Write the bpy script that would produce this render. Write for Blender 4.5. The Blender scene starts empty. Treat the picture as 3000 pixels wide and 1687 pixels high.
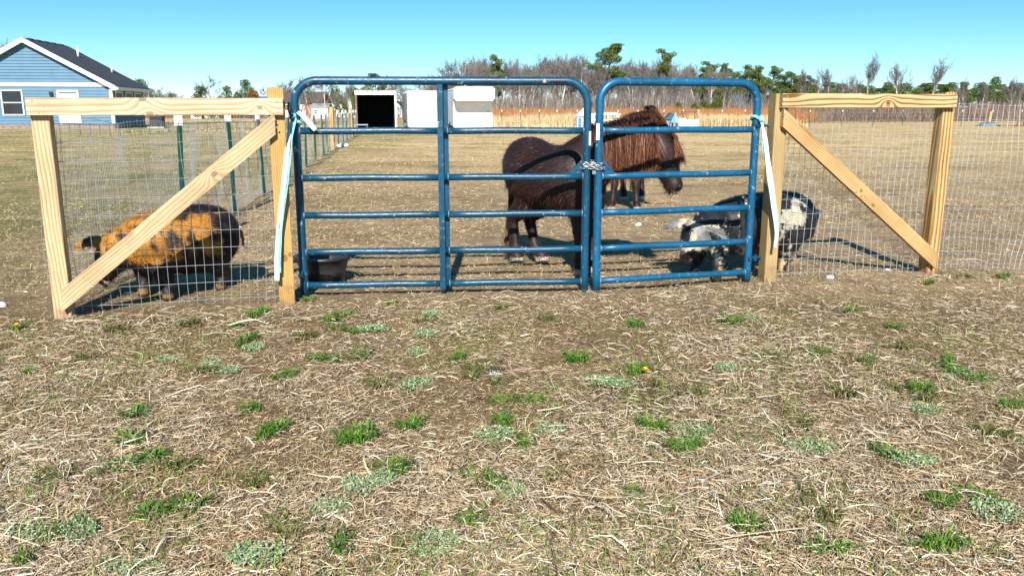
import bpy, math, random
import numpy as np
from mathutils import Vector, Matrix
random.seed(7)
RNG = np.random.default_rng(11)
SC = bpy.context.scene
COL = SC.collection

# ------------------------------------------------------------------ camera, sky, sun, exposure
F, CX, CY = 2421.0, 1500.0, 843.5          # focal length and centre in photo pixels (3000 x 1687)
PITCH, CAMH = math.radians(12.15), 1.135
cam_d = bpy.data.cameras.new('camera')
cam_d.sensor_width = 36.0
cam_d.lens = 36.0 * F / 3000.0
cam_d.clip_end = 6000
cam = bpy.data.objects.new('camera', cam_d)
cam.location = (0, 0, CAMH)
cam.rotation_euler = (math.radians(90) - PITCH, 0, 0)
COL.objects.link(cam)
SC.camera = cam

SUN_EL = math.radians(36)
W = bpy.data.worlds.new('World')
SC.world = W
W.use_nodes = True
wn = W.node_tree.nodes
sky = wn.new('ShaderNodeTexSky')
sky.sky_type = 'NISHITA'
sky.sun_disc = False
sky.sun_elevation = SUN_EL
sky.sun_rotation = math.radians(180)
sky.altitude = 0
sky.air_density = 1.0
sky.dust_density = 0.15
sky.ozone_density = 3.0
hs = wn.new('ShaderNodeHueSaturation')
hs.inputs['Saturation'].default_value = 1.28
hs.inputs['Hue'].default_value = 0.481
# low sky reads deep blue in the photograph: look a little higher into the same sky model
wtc = wn.new('ShaderNodeTexCoord')
wmp = wn.new('ShaderNodeMapping')
wmp.inputs['Scale'].default_value = (1, 1, 1.7)
wmp.inputs['Location'].default_value = (0, 0, 0.034)
W.node_tree.links.new(wtc.outputs['Generated'], wmp.inputs[0])
W.node_tree.links.new(wmp.outputs[0], sky.inputs[0])
W.node_tree.links.new(sky.outputs[0], hs.inputs['Color'])
W.node_tree.links.new(hs.outputs[0], wn['Background'].inputs[0])
wn['Background'].inputs[1].default_value = 0.096

sl = bpy.data.lights.new('sun', 'SUN')
sl.energy = 5.0
sl.angle = math.radians(0.5)
sl.color = (1.0, 0.955, 0.88)
so = bpy.data.objects.new('sun', sl)
so.rotation_euler = (math.radians(90) - SUN_EL, 0, 0)
so.location = (0, -20, 20)
COL.objects.link(so)

SC.view_settings.view_transform = 'Standard'
SC.view_settings.look = 'None'
SC.view_settings.exposure = 0.84
SC.view_settings.gamma = 1.0

# ------------------------------------------------------------------ helpers
def P(px, py, Y):
    """point on the ray through photo pixel (px,py) at world depth Y"""
    a, b = (px - CX) / F, (CY - py) / F
    dy = math.cos(PITCH) + b * math.sin(PITCH)
    dz = -math.sin(PITCH) + b * math.cos(PITCH)
    t = Y / dy
    return np.array([a * t, Y, CAMH + dz * t])

def G(px, py):
    """point where the ray through the pixel meets the ground"""
    a, b = (px - CX) / F, (CY - py) / F
    dy = math.cos(PITCH) + b * math.sin(PITCH)
    dz = -math.sin(PITCH) + b * math.cos(PITCH)
    t = -CAMH / dz
    return np.array([a * t, dy * t, 0.0])

def vnoise(p, scale, seed=0):
    """smooth value noise in [0,1], p is (n,3)"""
    q = np.asarray(p, float) * scale + seed * 17.31
    i = np.floor(q).astype(np.int64)
    f = q - i
    f = f * f * (3 - 2 * f)
    def h(ix, iy, iz):
        n = (ix * 374761393 + iy * 668265263 + iz * 2147483647 + seed * 1274126177) & 0xffffffff
        n = ((n ^ (n >> 13)) * 1274126177) & 0xffffffff
        return ((n ^ (n >> 16)) & 0xffff) / 65535.0
    r = 0
    for dx in (0, 1):
        for dy in (0, 1):
            for dz in (0, 1):
                w = (f[:, 0] if dx else 1 - f[:, 0]) * (f[:, 1] if dy else 1 - f[:, 1]) * (f[:, 2] if dz else 1 - f[:, 2])
                r = r + w * h(i[:, 0] + dx, i[:, 1] + dy, i[:, 2] + dz)
    return r

def mesh_np(name, V, Fc, col=None, smooth=False):
    V = np.asarray(V, np.float32).reshape(-1, 3)
    me = bpy.data.meshes.new(name)
    if isinstance(Fc, np.ndarray):
        k = Fc.shape[1]
        m = Fc.shape[0]
        me.vertices.add(len(V)); me.vertices.foreach_set('co', V.ravel())
        me.loops.add(m * k); me.loops.foreach_set('vertex_index', Fc.astype(np.int32).ravel())
        me.polygons.add(m)
        me.polygons.foreach_set('loop_start', np.arange(0, m * k, k, dtype=np.int32))
        me.polygons.foreach_set('loop_total', np.full(m, k, np.int32))
        me.update(calc_edges=True)
    else:
        me.from_pydata(V.tolist(), [], [tuple(int(i) for i in f) for f in Fc])
    if col is not None:
        c = np.ones((len(V), 4), np.float32)
        c[:, :3] = np.asarray(col, np.float32)[:, :3]
        a = me.color_attributes.new('Col', 'FLOAT_COLOR', 'POINT')
        a.data.foreach_set('color', c.ravel())
    if smooth:
        me.polygons.foreach_set('use_smooth', np.ones(len(me.polygons), bool))
    me.validate()
    me.update()
    return me

class Geo:
    """collects vertices and faces"""
    def __init__(s):
        s.v, s.f, s.n = [], [], 0
    def add(s, V, Fc):
        V = np.asarray(V, float).reshape(-1, 3)
        s.f += [tuple(i + s.n for i in f) for f in Fc]
        s.v.append(V); s.n += len(V)
        return s
    def box(s, lo, hi):
        (a, b, c), (d, e, g) = lo, hi
        V = [(a, b, c), (d, b, c), (d, e, c), (a, e, c), (a, b, g), (d, b, g), (d, e, g), (a, e, g)]
        return s.add(V, [(3, 2, 1, 0), (4, 5, 6, 7), (0, 1, 5, 4), (1, 2, 6, 5), (2, 3, 7, 6), (3, 0, 4, 7)])
    def tube(s, path, r, n=8, cap=True, squash=None):
        path = np.asarray(path, float)
        m = len(path)
        r = np.broadcast_to(np.asarray(r, float), (m,))
        T = np.gradient(path, axis=0)
        T /= np.linalg.norm(T, axis=1)[:, None] + 1e-9
        up = np.array([0, 0, 1.0]) if abs(T[0][2]) < 0.9 else np.array([0, 1.0, 0])
        a = np.linspace(0, 2 * math.pi, n, endpoint=False)
        rings = []
        u = np.cross(T[0], up); u /= np.linalg.norm(u)
        for i in range(m):
            u = u - T[i] * np.dot(u, T[i]); u /= np.linalg.norm(u) + 1e-9
            w = np.cross(T[i], u)
            rr = r[i] if squash is None else r[i] * squash(i, a, u, w)
            rings.append(path[i] + np.outer(np.cos(a) * rr, u) + np.outer(np.sin(a) * rr, w))
        V = np.concatenate(rings)
        Fc = []
        for i in range(m - 1):
            for j in range(n):
                k = (j + 1) % n
                Fc.append((i * n + j, i * n + k, (i + 1) * n + k, (i + 1) * n + j))
        if cap:
            Fc.append(tuple(range(n))[::-1])
            Fc.append(tuple((m - 1) * n + j for j in range(n)))
        return s.add(V, Fc)
    def loft(s, C, ry, rz, side, n=18):
        """elliptic sections: ry along 'side', rz along side x tangent; closed at both ends"""
        C = np.asarray(C, float)
        m = len(C)
        side = np.asarray(side, float)
        if side.ndim == 1: side = np.tile(side, (m, 1))
        # refine with catmull-rom
        def cr(A, k=4):
            A = np.asarray(A, float); B = np.vstack([A[:1] * 2 - A[1:2], A, A[-1:] * 2 - A[-2:-1]])
            out = []
            for i in range(1, len(B) - 2):
                for t in np.arange(k) / k:
                    p0, p1, p2, p3 = B[i - 1], B[i], B[i + 1], B[i + 2]
                    out.append(0.5 * ((2 * p1) + (-p0 + p2) * t + (2 * p0 - 5 * p1 + 4 * p2 - p3) * t * t + (-p0 + 3 * p1 - 3 * p2 + p3) * t ** 3))
            out.append(B[-2]); return np.array(out)
        R = cr(np.column_stack([ry, rz])); C2 = cr(C); S = cr(side)
        T = np.gradient(C2, axis=0); T /= np.linalg.norm(T, axis=1)[:, None] + 1e-9
        a = np.linspace(0, 2 * math.pi, n, endpoint=False)
        V = []
        for i in range(len(C2)):
            sd = S[i] - T[i] * np.dot(S[i], T[i]); sd /= np.linalg.norm(sd) + 1e-9
            u = np.cross(sd, T[i])
            V.append(C2[i] + np.outer(np.cos(a) * max(R[i, 0], .002), sd) + np.outer(np.sin(a) * max(R[i, 1], .002), u))
        V = np.concatenate(V); m = len(C2); Fc = []
        for i in range(m - 1):
            for j in range(n):
                k = (j + 1) % n
                Fc.append((i * n + j, (i + 1) * n + j, (i + 1) * n + k, i * n + k))
        Fc.append(tuple(range(n))); Fc.append(tuple((m - 1) * n + j for j in range(n))[::-1])
        return s.add(V, Fc)
    def mesh(s, name, smooth=False, col=None):
        return mesh_np(name, np.concatenate(s.v), s.f, col, smooth)

def link(name, me, mat, parent=None, M=None):
    o = bpy.data.objects.new(name, me)
    COL.objects.link(o)
    if me is not None and mat is not None:
        for mm in (mat if isinstance(mat, (list, tuple)) else [mat]):
            if len(me.materials) == 0 or mm.name not in me.materials: me.materials.append(mm)
    if M is not None: o.matrix_basis = M
    if parent is not None:
        o.parent = parent
        o.matrix_parent_inverse = WM[parent.name].inverted() if parent.name in WM else Matrix()
    WM[o.name] = M.copy() if M is not None else Matrix()
    return o
WM = {}

def tag(o, label, cat, group=None, kind=None):
    if label: o['label'] = label
    if cat: o['category'] = cat
    if group: o['group'] = group
    if kind: o['kind'] = kind
    return o

def thing(name, label, cat, loc, group=None):
    o = bpy.data.objects.new(name, None)
    COL.objects.link(o)
    o.empty_display_size = 0.1
    o.location = tuple(float(x) for x in loc)
    WM[o.name] = Matrix.Translation(o.location)
    return tag(o, label, cat, group)

def dup(root, loc, rotz=0.0, scale=1.0, label=None):
    c = root.copy(); COL.objects.link(c)
    c.location = tuple(float(x) for x in loc); c.rotation_euler = (0, 0, rotz)
    c.scale = (scale,) * 3 if not isinstance(scale, tuple) else scale
    if label: c['label'] = label
    for ch in list(root.children):
        k = ch.copy(); COL.objects.link(k); k.parent = c
        for g in ch.children:
            q = g.copy(); COL.objects.link(q); q.parent = k
    return c

# ------------------------------------------------------------------ materials
def newmat(name):
    m = bpy.data.materials.new(name)
    m.use_nodes = True
    nt = m.node_tree
    return m, nt, nt.nodes['Principled BSDF']
def N(nt, t, **kw):
    n = nt.nodes.new(t)
    for k, v in kw.items():
        if k in n.inputs: n.inputs[k].default_value = v
        else: setattr(n, k, v)
    return n
def ramp(nt, stops, fac=None, interp='LINEAR'):
    r = nt.nodes.new('ShaderNodeValToRGB')
    cr = r.color_ramp; cr.interpolation = interp
    while len(cr.elements) > 1: cr.elements.remove(cr.elements[-1])
    cr.elements[0].position = stops[0][0]; cr.elements[0].color = (*stops[0][1], 1)
    for p, c in stops[1:]:
        e = cr.elements.new(p); e.color = (*c, 1)
    if fac is not None: nt.links.new(fac, r.inputs[0])
    return r
def mixc(nt, fac, a, b, mode='MIX'):
    m = nt.nodes.new('ShaderNodeMix'); m.data_type = 'RGBA'; m.blend_type = mode
    for sock, v in ((m.inputs[0], fac), (m.inputs[6], a), (m.inputs[7], b)):
        if hasattr(v, 'is_linked'): nt.links.new(v, sock)
        elif isinstance(v, (int, float)): sock.default_value = v
        else: sock.default_value = (*v, 1)
    return m.outputs[2]
def bump(nt, b, h, strength=0.3, dist=0.01):
    n = nt.nodes.new('ShaderNodeBump'); n.inputs['Strength'].default_value = strength; n.inputs['Distance'].default_value = dist
    nt.links.new(h, n.inputs['Height']); nt.links.new(n.outputs[0], b.inputs['Normal'])

def plain(name, c, rough=0.6, metal=0.0, var=0.12, vscale=8.0, bumpy=0.0, bscale=60):
    m, nt, b = newmat(name)
    tc = N(nt, 'ShaderNodeTexCoord')
    no = N(nt, 'ShaderNodeTexNoise', Scale=vscale, Detail=6.0)
    nt.links.new(tc.outputs['Object'], no.inputs['Vector'])
    c = np.array(c)
    r = ramp(nt, [(0.3, tuple(c * (1 - var))), (0.7, tuple(np.minimum(c * (1 + var), .95)))], no.outputs[0])
    nt.links.new(r.outputs[0], b.inputs['Base Color'])
    b.inputs['Roughness'].default_value = rough; b.inputs['Metallic'].default_value = metal
    if bumpy:
        n2 = N(nt, 'ShaderNodeTexNoise', Scale=bscale, Detail=4.0)
        nt.links.new(tc.outputs['Object'], n2.inputs['Vector'])
        bump(nt, b, n2.outputs[0], bumpy, 0.01)
    return m

def vcol(name, rough=0.7, trans=0.0, spec=0.3, sheen=0.0):
    m, nt, b = newmat(name)
    a = N(nt, 'ShaderNodeAttribute', attribute_name='Col')
    nt.links.new(a.outputs['Color'], b.inputs['Base Color'])
    b.inputs['Roughness'].default_value = rough
    b.inputs['Specular IOR Level'].default_value = spec
    if sheen: b.inputs['Sheen Weight'].default_value = sheen
    return m

def wood(name, pale, dark, seed, ring=55.0, tilt=1.6, contrast=(0.35, 0.9), knots=(), foot=None):
    """sawn board, long axis = local X; tilted growth rings give cathedral grain"""
    m, nt, b = newmat(name)
    L = nt.links.new
    tc = N(nt, 'ShaderNodeTexCoord')
    mp = N(nt, 'ShaderNodeMapping')
    rs = random.Random(seed)
    mp.inputs['Location'].default_value = (rs.uniform(-1, 1), rs.uniform(.03, .07), rs.uniform(.015, .04))
    mp.inputs['Rotation'].default_value = (0, math.radians(tilt * rs.choice((-1, 1))), math.radians(tilt * .8))
    L(tc.outputs['Object'], mp.inputs[0])
    # long slow wobble
    mp2 = N(nt, 'ShaderNodeMapping'); mp2.inputs['Scale'].default_value = (1.2 + 1.5 * rs.random(), 5, 5)
    mp2.inputs['Location'].default_value = (seed * 3.1, seed * 1.7, 0)
    L(tc.outputs['Object'], mp2.inputs[0])
    no = N(nt, 'ShaderNodeTexNoise', Scale=1.0, Detail=2.0)
    L(mp2.outputs[0], no.inputs['Vector'])
    sub = N(nt, 'ShaderNodeVectorMath', operation='SUBTRACT'); sub.inputs[1].default_value = (.5, .5, .5)
    L(no.outputs['Color'], sub.inputs[0])
    scl = N(nt, 'ShaderNodeVectorMath', operation='SCALE'); scl.inputs['Scale'].default_value = 0.04 + .03 * rs.random()
    L(sub.outputs[0], scl.inputs[0])
    add = N(nt, 'ShaderNodeVectorMath', operation='ADD'); L(mp.outputs[0], add.inputs[0]); L(scl.outputs[0], add.inputs[1])
    sep = N(nt, 'ShaderNodeSeparateXYZ'); L(add.outputs[0], sep.inputs[0])
    def mth(op, a, bb=None):
        n = N(nt, 'ShaderNodeMath', operation=op)
        for i, v in enumerate((a, bb)):
            if v is None: continue
            if hasattr(v, 'is_linked'): L(v, n.inputs[i])
            else: n.inputs[i].default_value = v
        return n.outputs[0]
    r = mth('SQRT', mth('ADD', mth('MULTIPLY', sep.outputs[1], sep.outputs[1]), mth('MULTIPLY', sep.outputs[2], sep.outputs[2])))
    kmask = None
    for (kx, ky, kz, kr) in knots:
        d = N(nt, 'ShaderNodeVectorMath', operation='DISTANCE')
        ms = N(nt, 'ShaderNodeMapping'); ms.inputs['Scale'].default_value = (0.7, 1, 1)
        L(tc.outputs['Object'], ms.inputs[0]); L(ms.outputs[0], d.inputs[0]); d.inputs[1].default_value = (kx * .7, ky, kz)
        g = mth('POWER', 2.718, mth('MULTIPLY', mth('MULTIPLY', d.outputs['Value'], d.outputs['Value']), -1.0 / (2 * (kr * 2.2) ** 2)))
        r = mth('ADD', r, mth('MULTIPLY', g, 0.05))
        k1 = mth('LESS_THAN', d.outputs['Value'], kr)
        kmask = k1 if kmask is None else mth('MAXIMUM', kmask, k1)
    ph = mth('FRACT', mth('MULTIPLY', r, ring))
    # latewood line: sharp on one side
    ln = ramp(nt, [(0.0, (0, 0, 0)), (contrast[0], (.08, .08, .08)), (contrast[1], (1, 1, 1)), (0.985, (.8, .8, .8)), (1.0, (0, 0, 0))], ph)
    colr = mixc(nt, ln.outputs[0], pale, dark)
    # fine fibre
    mp3 = N(nt, 'ShaderNodeMapping'); mp3.inputs['Scale'].default_value = (6, 300, 300)
    L(tc.outputs['Object'], mp3.inputs[0])
    n3 = N(nt, 'ShaderNodeTexNoise', Scale=1.0, Detail=3.0); L(mp3.outputs[0], n3.inputs['Vector'])
    fr = ramp(nt, [(.3, (.82, .80, .76)), (.7, (1.06, 1.06, 1.06))], n3.outputs[0])
    colr = mixc(nt, 1.0, colr, fr.outputs[0], 'MULTIPLY')
    n4 = N(nt, 'ShaderNodeTexNoise', Scale=3.0, Detail=5.0); L(tc.outputs['Object'], n4.inputs['Vector'])
    st = ramp(nt, [(.35, (.80, .76, .70)), (.65, (1.05, 1.04, 1.0))], n4.outputs[0])
    colr = mixc(nt, 1.0, colr, st.outputs[0], 'MULTIPLY')
    if kmask is not None: colr = mixc(nt, mth('MULTIPLY', kmask, .75), colr, tuple(np.array(dark) * .45))
    if foot is not None:                              # mud splashed on the foot of a post
        s0 = N(nt, 'ShaderNodeSeparateXYZ'); L(tc.outputs['Object'], s0.inputs[0])
        nd = N(nt, 'ShaderNodeTexNoise', Scale=16.0, Detail=6.0); L(tc.outputs['Object'], nd.inputs['Vector'])
        hgt = mth('ADD', mth('MULTIPLY', mth('SUBTRACT', foot + .24, s0.outputs[0]), 3.2), mth('MULTIPLY', mth('SUBTRACT', nd.outputs[0], .5), 1.6))
        md = ramp(nt, [(.15, (0, 0, 0)), (.7, (.75, .75, .75))], hgt)
        colr = mixc(nt, md.outputs[0], colr, (.17, .115, .07))
    # drying checks along the grain
    mp5 = N(nt, 'ShaderNodeMapping'); mp5.inputs['Scale'].default_value = (2.2, 95, 95); mp5.inputs['Location'].default_value = (seed, seed * .3, 0)
    L(tc.outputs['Object'], mp5.inputs[0])
    n5 = N(nt, 'ShaderNodeTexNoise', Scale=1.0, Detail=2.0); L(mp5.outputs[0], n5.inputs['Vector'])
    ck = ramp(nt, [(.715, (1, 1, 1)), (.74, (.42, .34, .26))], n5.outputs[0])
    colr = mixc(nt, 1.0, colr, ck.outputs[0], 'MULTIPLY')
    L(colr, b.inputs['Base Color'])
    b.inputs['Roughness'].default_value = 0.75
    b.inputs['Specular IOR Level'].default_value = 0.2
    bump(nt, b, n3.outputs[0], 0.25, 0.002)
    return m

def gate_paint(name, c):
    m, nt, b = newmat(name)
    L = nt.links.new
    tc = N(nt, 'ShaderNodeTexCoord')
    n1 = N(nt, 'ShaderNodeTexNoise', Scale=26.0, Detail=9.0, Roughness=.74); L(tc.outputs['Object'], n1.inputs['Vector'])
    n2 = N(nt, 'ShaderNodeTexNoise', Scale=4.0, Detail=6.0); L(tc.outputs['Object'], n2.inputs['Vector'])
    n5 = N(nt, 'ShaderNodeTexNoise', Scale=9.0, Detail=7.0, Roughness=.65); L(tc.outputs['Object'], n5.inputs['Vector'])
    c = np.array(c)
    base = ramp(nt, [(.3, tuple(c * .75)), (.7, tuple(c * 1.25))], n2.outputs[0])
    chip = ramp(nt, [(.60, (0, 0, 0)), (.68, (1, 1, 1))], n1.outputs[0])
    rust = ramp(nt, [(.645, (0, 0, 0)), (.70, (1, 1, 1))], n5.outputs[0])
    col = mixc(nt, chip.outputs[0], base.outputs[0], (.30, .42, .48))
    col = mixc(nt, rust.outputs[0], col, (.17, .075, .035))
    L(col, b.inputs['Base Color'])
    rr = ramp(nt, [(.35, (.26, .26, .26)), (.70, (.60, .60, .60))], n1.outputs[0])
    L(rr.outputs[0], b.inputs['Roughness'])
    b.inputs['Specular IOR Level'].default_value = 0.5
    bump(nt, b, n1.outputs[0], 0.12, 0.002)
    return m

M = {}
M['straw'] = vcol('straw', .75, spec=.15)
M['grass'] = vcol('grass_blade', .6, spec=.2)
M['coat'] = vcol('coat', .55, spec=.35)
M['hair'] = vcol('hair_strand', .5, spec=.22)
M['bark'] = vcol('bark', .9, spec=.1)
M['galv'] = plain('galvanised_wire', (.50, .52, .54), .4, .5, .15, 30)
M['chain'] = plain('chain_steel', (.42, .44, .45), .35, .9, .2, 60)
M['gate_teal'] = gate_paint('gate_paint_teal', (.001, .050, .100))
M['gate_blue'] = gate_paint('gate_paint_blue', (.001, .078, .170))
M['tpost'] = plain('tpost_green', (.012, .075, .055), .5, 0, .3, 14)
M['tpost_tip'] = plain('tpost_white', (.78, .78, .74), .6, 0, .1, 14)
M['black_rubber'] = plain('black_rubber', (.022, .023, .026), .42, 0, .4, 9, .2, 30)
M['teal_plastic'] = plain('teal_plastic', (.02, .055, .075), .4, 0, .25, 9)
M['strap'] = plain('strap_cloth', (.25, .66, .66), .7, 0, .15, 40, .3, 300)
M['strap_pale'] = plain('strap_cloth_pale', (.55, .80, .80), .7, 0, .06, 40, .3, 300)
M['white'] = plain('white_paint', (.80, .80, .79), .5, 0, .05, 3)
M['sticker'] = plain('sticker_white', (.80, .78, .77), .5, 0, .05, 90)
M['pink'] = plain('sticker_pink', (.75, .32, .28), .5, 0, .1, 90)
M['label_black'] = plain('sticker_dark', (.01, .02, .04), .35, 0, .3, 90)
M['black'] = plain('black_plastic', (.012, .012, .013), .45, 0, .3, 20)
M['stone'] = plain('white_stone', (.74, .73, .70), .8, 0, .12, 30, .4, 40)
M['glass'] = plain('dark_glass', (.015, .018, .025), .12, 0, .3, 2)
M['steel'] = plain('screw_steel', (.5, .5, .48), .4, .7, .1, 50)

# ------------------------------------------------------------------ ground
FENCE = lambda x: 5.06 + 0.225 * x                    # line of posts and gates on the ground

def zg(x, y):
    x = np.asarray(x, float); y = np.asarray(y, float)
    p = np.column_stack([x.ravel(), y.ravel(), np.zeros(x.size)])
    h = (vnoise(p, 1.1, 3) - .5) * .030 + (vnoise(p, 3.7, 4) - .5) * .018
    fade = np.clip((60 - p[:, 1]) / 40, 0, 1) * np.clip((30 - np.abs(p[:, 0])) / 15, 0, 1)
    return (h * fade).reshape(x.shape)

def axis(dense_lo, dense_hi, step, lo, hi, g=1.18):
    a = list(np.arange(dense_lo, dense_hi, step))
    s = step; x = a[-1]
    while x < hi: s *= g; x += s; a.append(x)
    s = step; x = a[0]
    while x > lo: s *= g; x -= s; a.insert(0, x)
    return np.array(a)
gx = axis(-6.5, 6.5, .07, -2500, 2500); gy = axis(.6, 11.0, .07, -60, 3500)
GX, GY = np.meshgrid(gx, gy)
GZ = zg(GX, GY)
nv, nu = GX.shape
idx = np.arange(nv * nu).reshape(nv, nu)
quads = np.stack([idx[:-1, :-1], idx[:-1, 1:], idx[1:, 1:], idx[1:, :-1]], -1).reshape(-1, 4)

def ground_material():
    m, nt, b = newmat('pasture_ground')
    L = nt.links.new
    geo = N(nt, 'ShaderNodeNewGeometry')
    def noise(scale, det=6.0, rough=.6, sc=(1, 1, 1), loc=(0, 0, 0)):
        mp = N(nt, 'ShaderNodeMapping'); mp.inputs['Scale'].default_value = sc; mp.inputs['Location'].default_value = loc
        L(geo.outputs['Position'], mp.inputs[0])
        n = N(nt, 'ShaderNodeTexNoise', Scale=scale, Detail=det, Roughness=rough)
        L(mp.outputs[0], n.inputs['Vector']); return n.outputs[0]
    fine = noise(38, 8, .75)
    mid = noise(2.4, 7, .65)
    strk = noise(.62, 7, .66, (.9, 1.1, 1))
    big = noise(.13, 6, .65, (.8, 1.2, 1), (3, 8, 0))
    soil = ramp(nt, [(.30, (.13, .085, .052)), (.55, (.26, .185, .118)), (.75, (.38, .29, .195))], fine)
    straw = ramp(nt, [(.28, (.24, .165, .085)), (.5, (.40, .295, .165)), (.72, (.56, .44, .27))], fine)
    green = ramp(nt, [(.30, (.15, .125, .050)), (.6, (.29, .235, .105)), (.8, (.38, .31, .155))], fine)
    f1 = ramp(nt, [(.40, (0, 0, 0)), (.58, (1, 1, 1))], mid)
    near = mixc(nt, f1.outputs[0], soil.outputs[0], mixc(nt, .45, soil.outputs[0], straw.outputs[0]))
    # trampled dirt close behind the gate, dry grass further out
    sep = N(nt, 'ShaderNodeSeparateXYZ'); L(geo.outputs['Position'], sep.inputs[0])
    mr = N(nt, 'ShaderNodeMapRange'); mr.inputs[1].default_value = 9.0; mr.inputs[2].default_value = 24.0
    L(sep.outputs[1], mr.inputs[0])
    f2 = ramp(nt, [(.32, (0, 0, 0)), (.50, (1, 1, 1))], strk)
    far = mixc(nt, f2.outputs[0], green.outputs[0], mixc(nt, 1.0, straw.outputs[0], (1.22, 1.2, 1.14), 'MULTIPLY'))
    f3 = ramp(nt, [(.50, (0, 0, 0)), (.70, (.5, .5, .5))], big)
    far = mixc(nt, f3.outputs[0], far, soil.outputs[0])
    col = mixc(nt, mr.outputs[0], near, far)
    patch = noise(3.2, 9, .75, (.95, 1.1, 1), (5, 1, 0))
    pm = ramp(nt, [(.30, (.62, .58, .52)), (.5, (1, 1, 1)), (.70, (1.32, 1.28, 1.18))], patch)
    col = mixc(nt, 1.0, col, pm.outputs[0], 'MULTIPLY')
    wide_ = noise(.34, 8, .7, (.8, 1.25, 1), (1, 3, 0)); wm_ = ramp(nt, [(.34, (.66, .66, .60)), (.5, (1, 1, 1)), (.66, (1.16, 1.13, 1.08))], wide_)
    col = mixc(nt, 1.0, col, wm_.outputs[0], 'MULTIPLY')
    lf = N(nt, 'ShaderNodeMapRange'); lf.inputs[1].default_value = -3.2; lf.inputs[2].default_value = -4.8; L(sep.outputs[0], lf.inputs[0])
    gpatch = noise(.9, 9, .75, (1, 1, 1), (9, 2, 0))
    gm = ramp(nt, [(.40, (0, 0, 0)), (.56, (.60, .60, .60))], gpatch)
    gl = N(nt, 'ShaderNodeMath', operation='MULTIPLY'); L(lf.outputs[0], gl.inputs[0]); L(gm.outputs[0], gl.inputs[1])
    lush = ramp(nt, [(.3, (.05, .075, .018)), (.7, (.15, .18, .05))], fine)
    col = mixc(nt, gl.outputs[0], col, lush.outputs[0])
    fr_ = N(nt, 'ShaderNodeMapRange'); fr_.inputs[1].default_value = 4.3; fr_.inputs[2].default_value = 5.6; L(sep.outputs[1], fr_.inputs[0])
    mossn = noise(1.3, 8, .7, (1, 1, 1), (2, 7, 0)); mm_ = ramp(nt, [(.50, (0, 0, 0)), (.66, (.75, .75, .75))], mossn)
    mossc = ramp(nt, [(.3, (.085, .085, .022)), (.7, (.24, .22, .075))], fine)
    shaded_soil = mixc(nt, mm_.outputs[0], mixc(nt, 1.0, col, (.66, .62, .58), 'MULTIPLY'), mossc.outputs[0])      # darker soil outside the fence, shade between the straws painted in
    col = mixc(nt, fr_.outputs[0], shaded_soil, col)
    L(col, b.inputs['Base Color'])
    b.inputs['Roughness'].default_value = .95
    b.inputs['Specular IOR Level'].default_value = .08
    bump(nt, b, fine, .7, .02)
    return m
M['ground'] = ground_material()
g = link('ground', mesh_np('ground', np.stack([GX, GY, GZ], -1).reshape(-1, 3), quads, smooth=True), M['ground'])
g['kind'] = 'structure'

# ------------------------------------------------------------------ wooden brace frames with wire
def board(name, a, b, w, t, mat, parent, face=(0, -1, 0), bev=.003):
    """a box from a to b; w = size across in the plane seen from the front, t = depth; local X runs along it"""
    a, b = np.array(a, float), np.array(b, float)
    L = np.linalg.norm(b - a); x = (b - a) / L
    f = np.array(face, float); f -= x * np.dot(f, x); f /= np.linalg.norm(f)
    z = -f; y = np.cross(z, x)
    Mx = Matrix(((x[0], y[0], z[0], (a[0] + b[0]) / 2), (x[1], y[1], z[1], (a[1] + b[1]) / 2), (x[2], y[2], z[2], (a[2] + b[2]) / 2), (0, 0, 0, 1)))
    hx, hy, hz = L / 2, w / 2, t / 2
    # chamfered long edges
    sec = [(-hy + bev, -hz), (hy - bev, -hz), (hy, -hz + bev), (hy, hz - bev), (hy - bev, hz), (-hy + bev, hz), (-hy, hz - bev), (-hy, -hz + bev)]
    ns = max(2, int(L / .3))
    xs = np.linspace(-hx, hx, ns + 1)
    V = [(xx, p, q) for xx in xs for p, q in sec]
    Fc = [(i * 8 + j, i * 8 + (j + 1) % 8, (i + 1) * 8 + (j + 1) % 8, (i + 1) * 8 + j) for i in range(ns) for j in range(8)]
    Fc = [f[::-1] for f in Fc]
    Fc += [tuple(range(8)), tuple(ns * 8 + j for j in range(8))[::-1]]
    return link(name, mesh_np(name, V, Fc), mat, parent, Mx)

def fence_dir(a, b):
    d = np.array([b[0] - a[0], b[1] - a[1], 0]); d /= np.linalg.norm(d)
    return d, np.array([d[1], -d[0], 0])          # along, front normal

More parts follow.
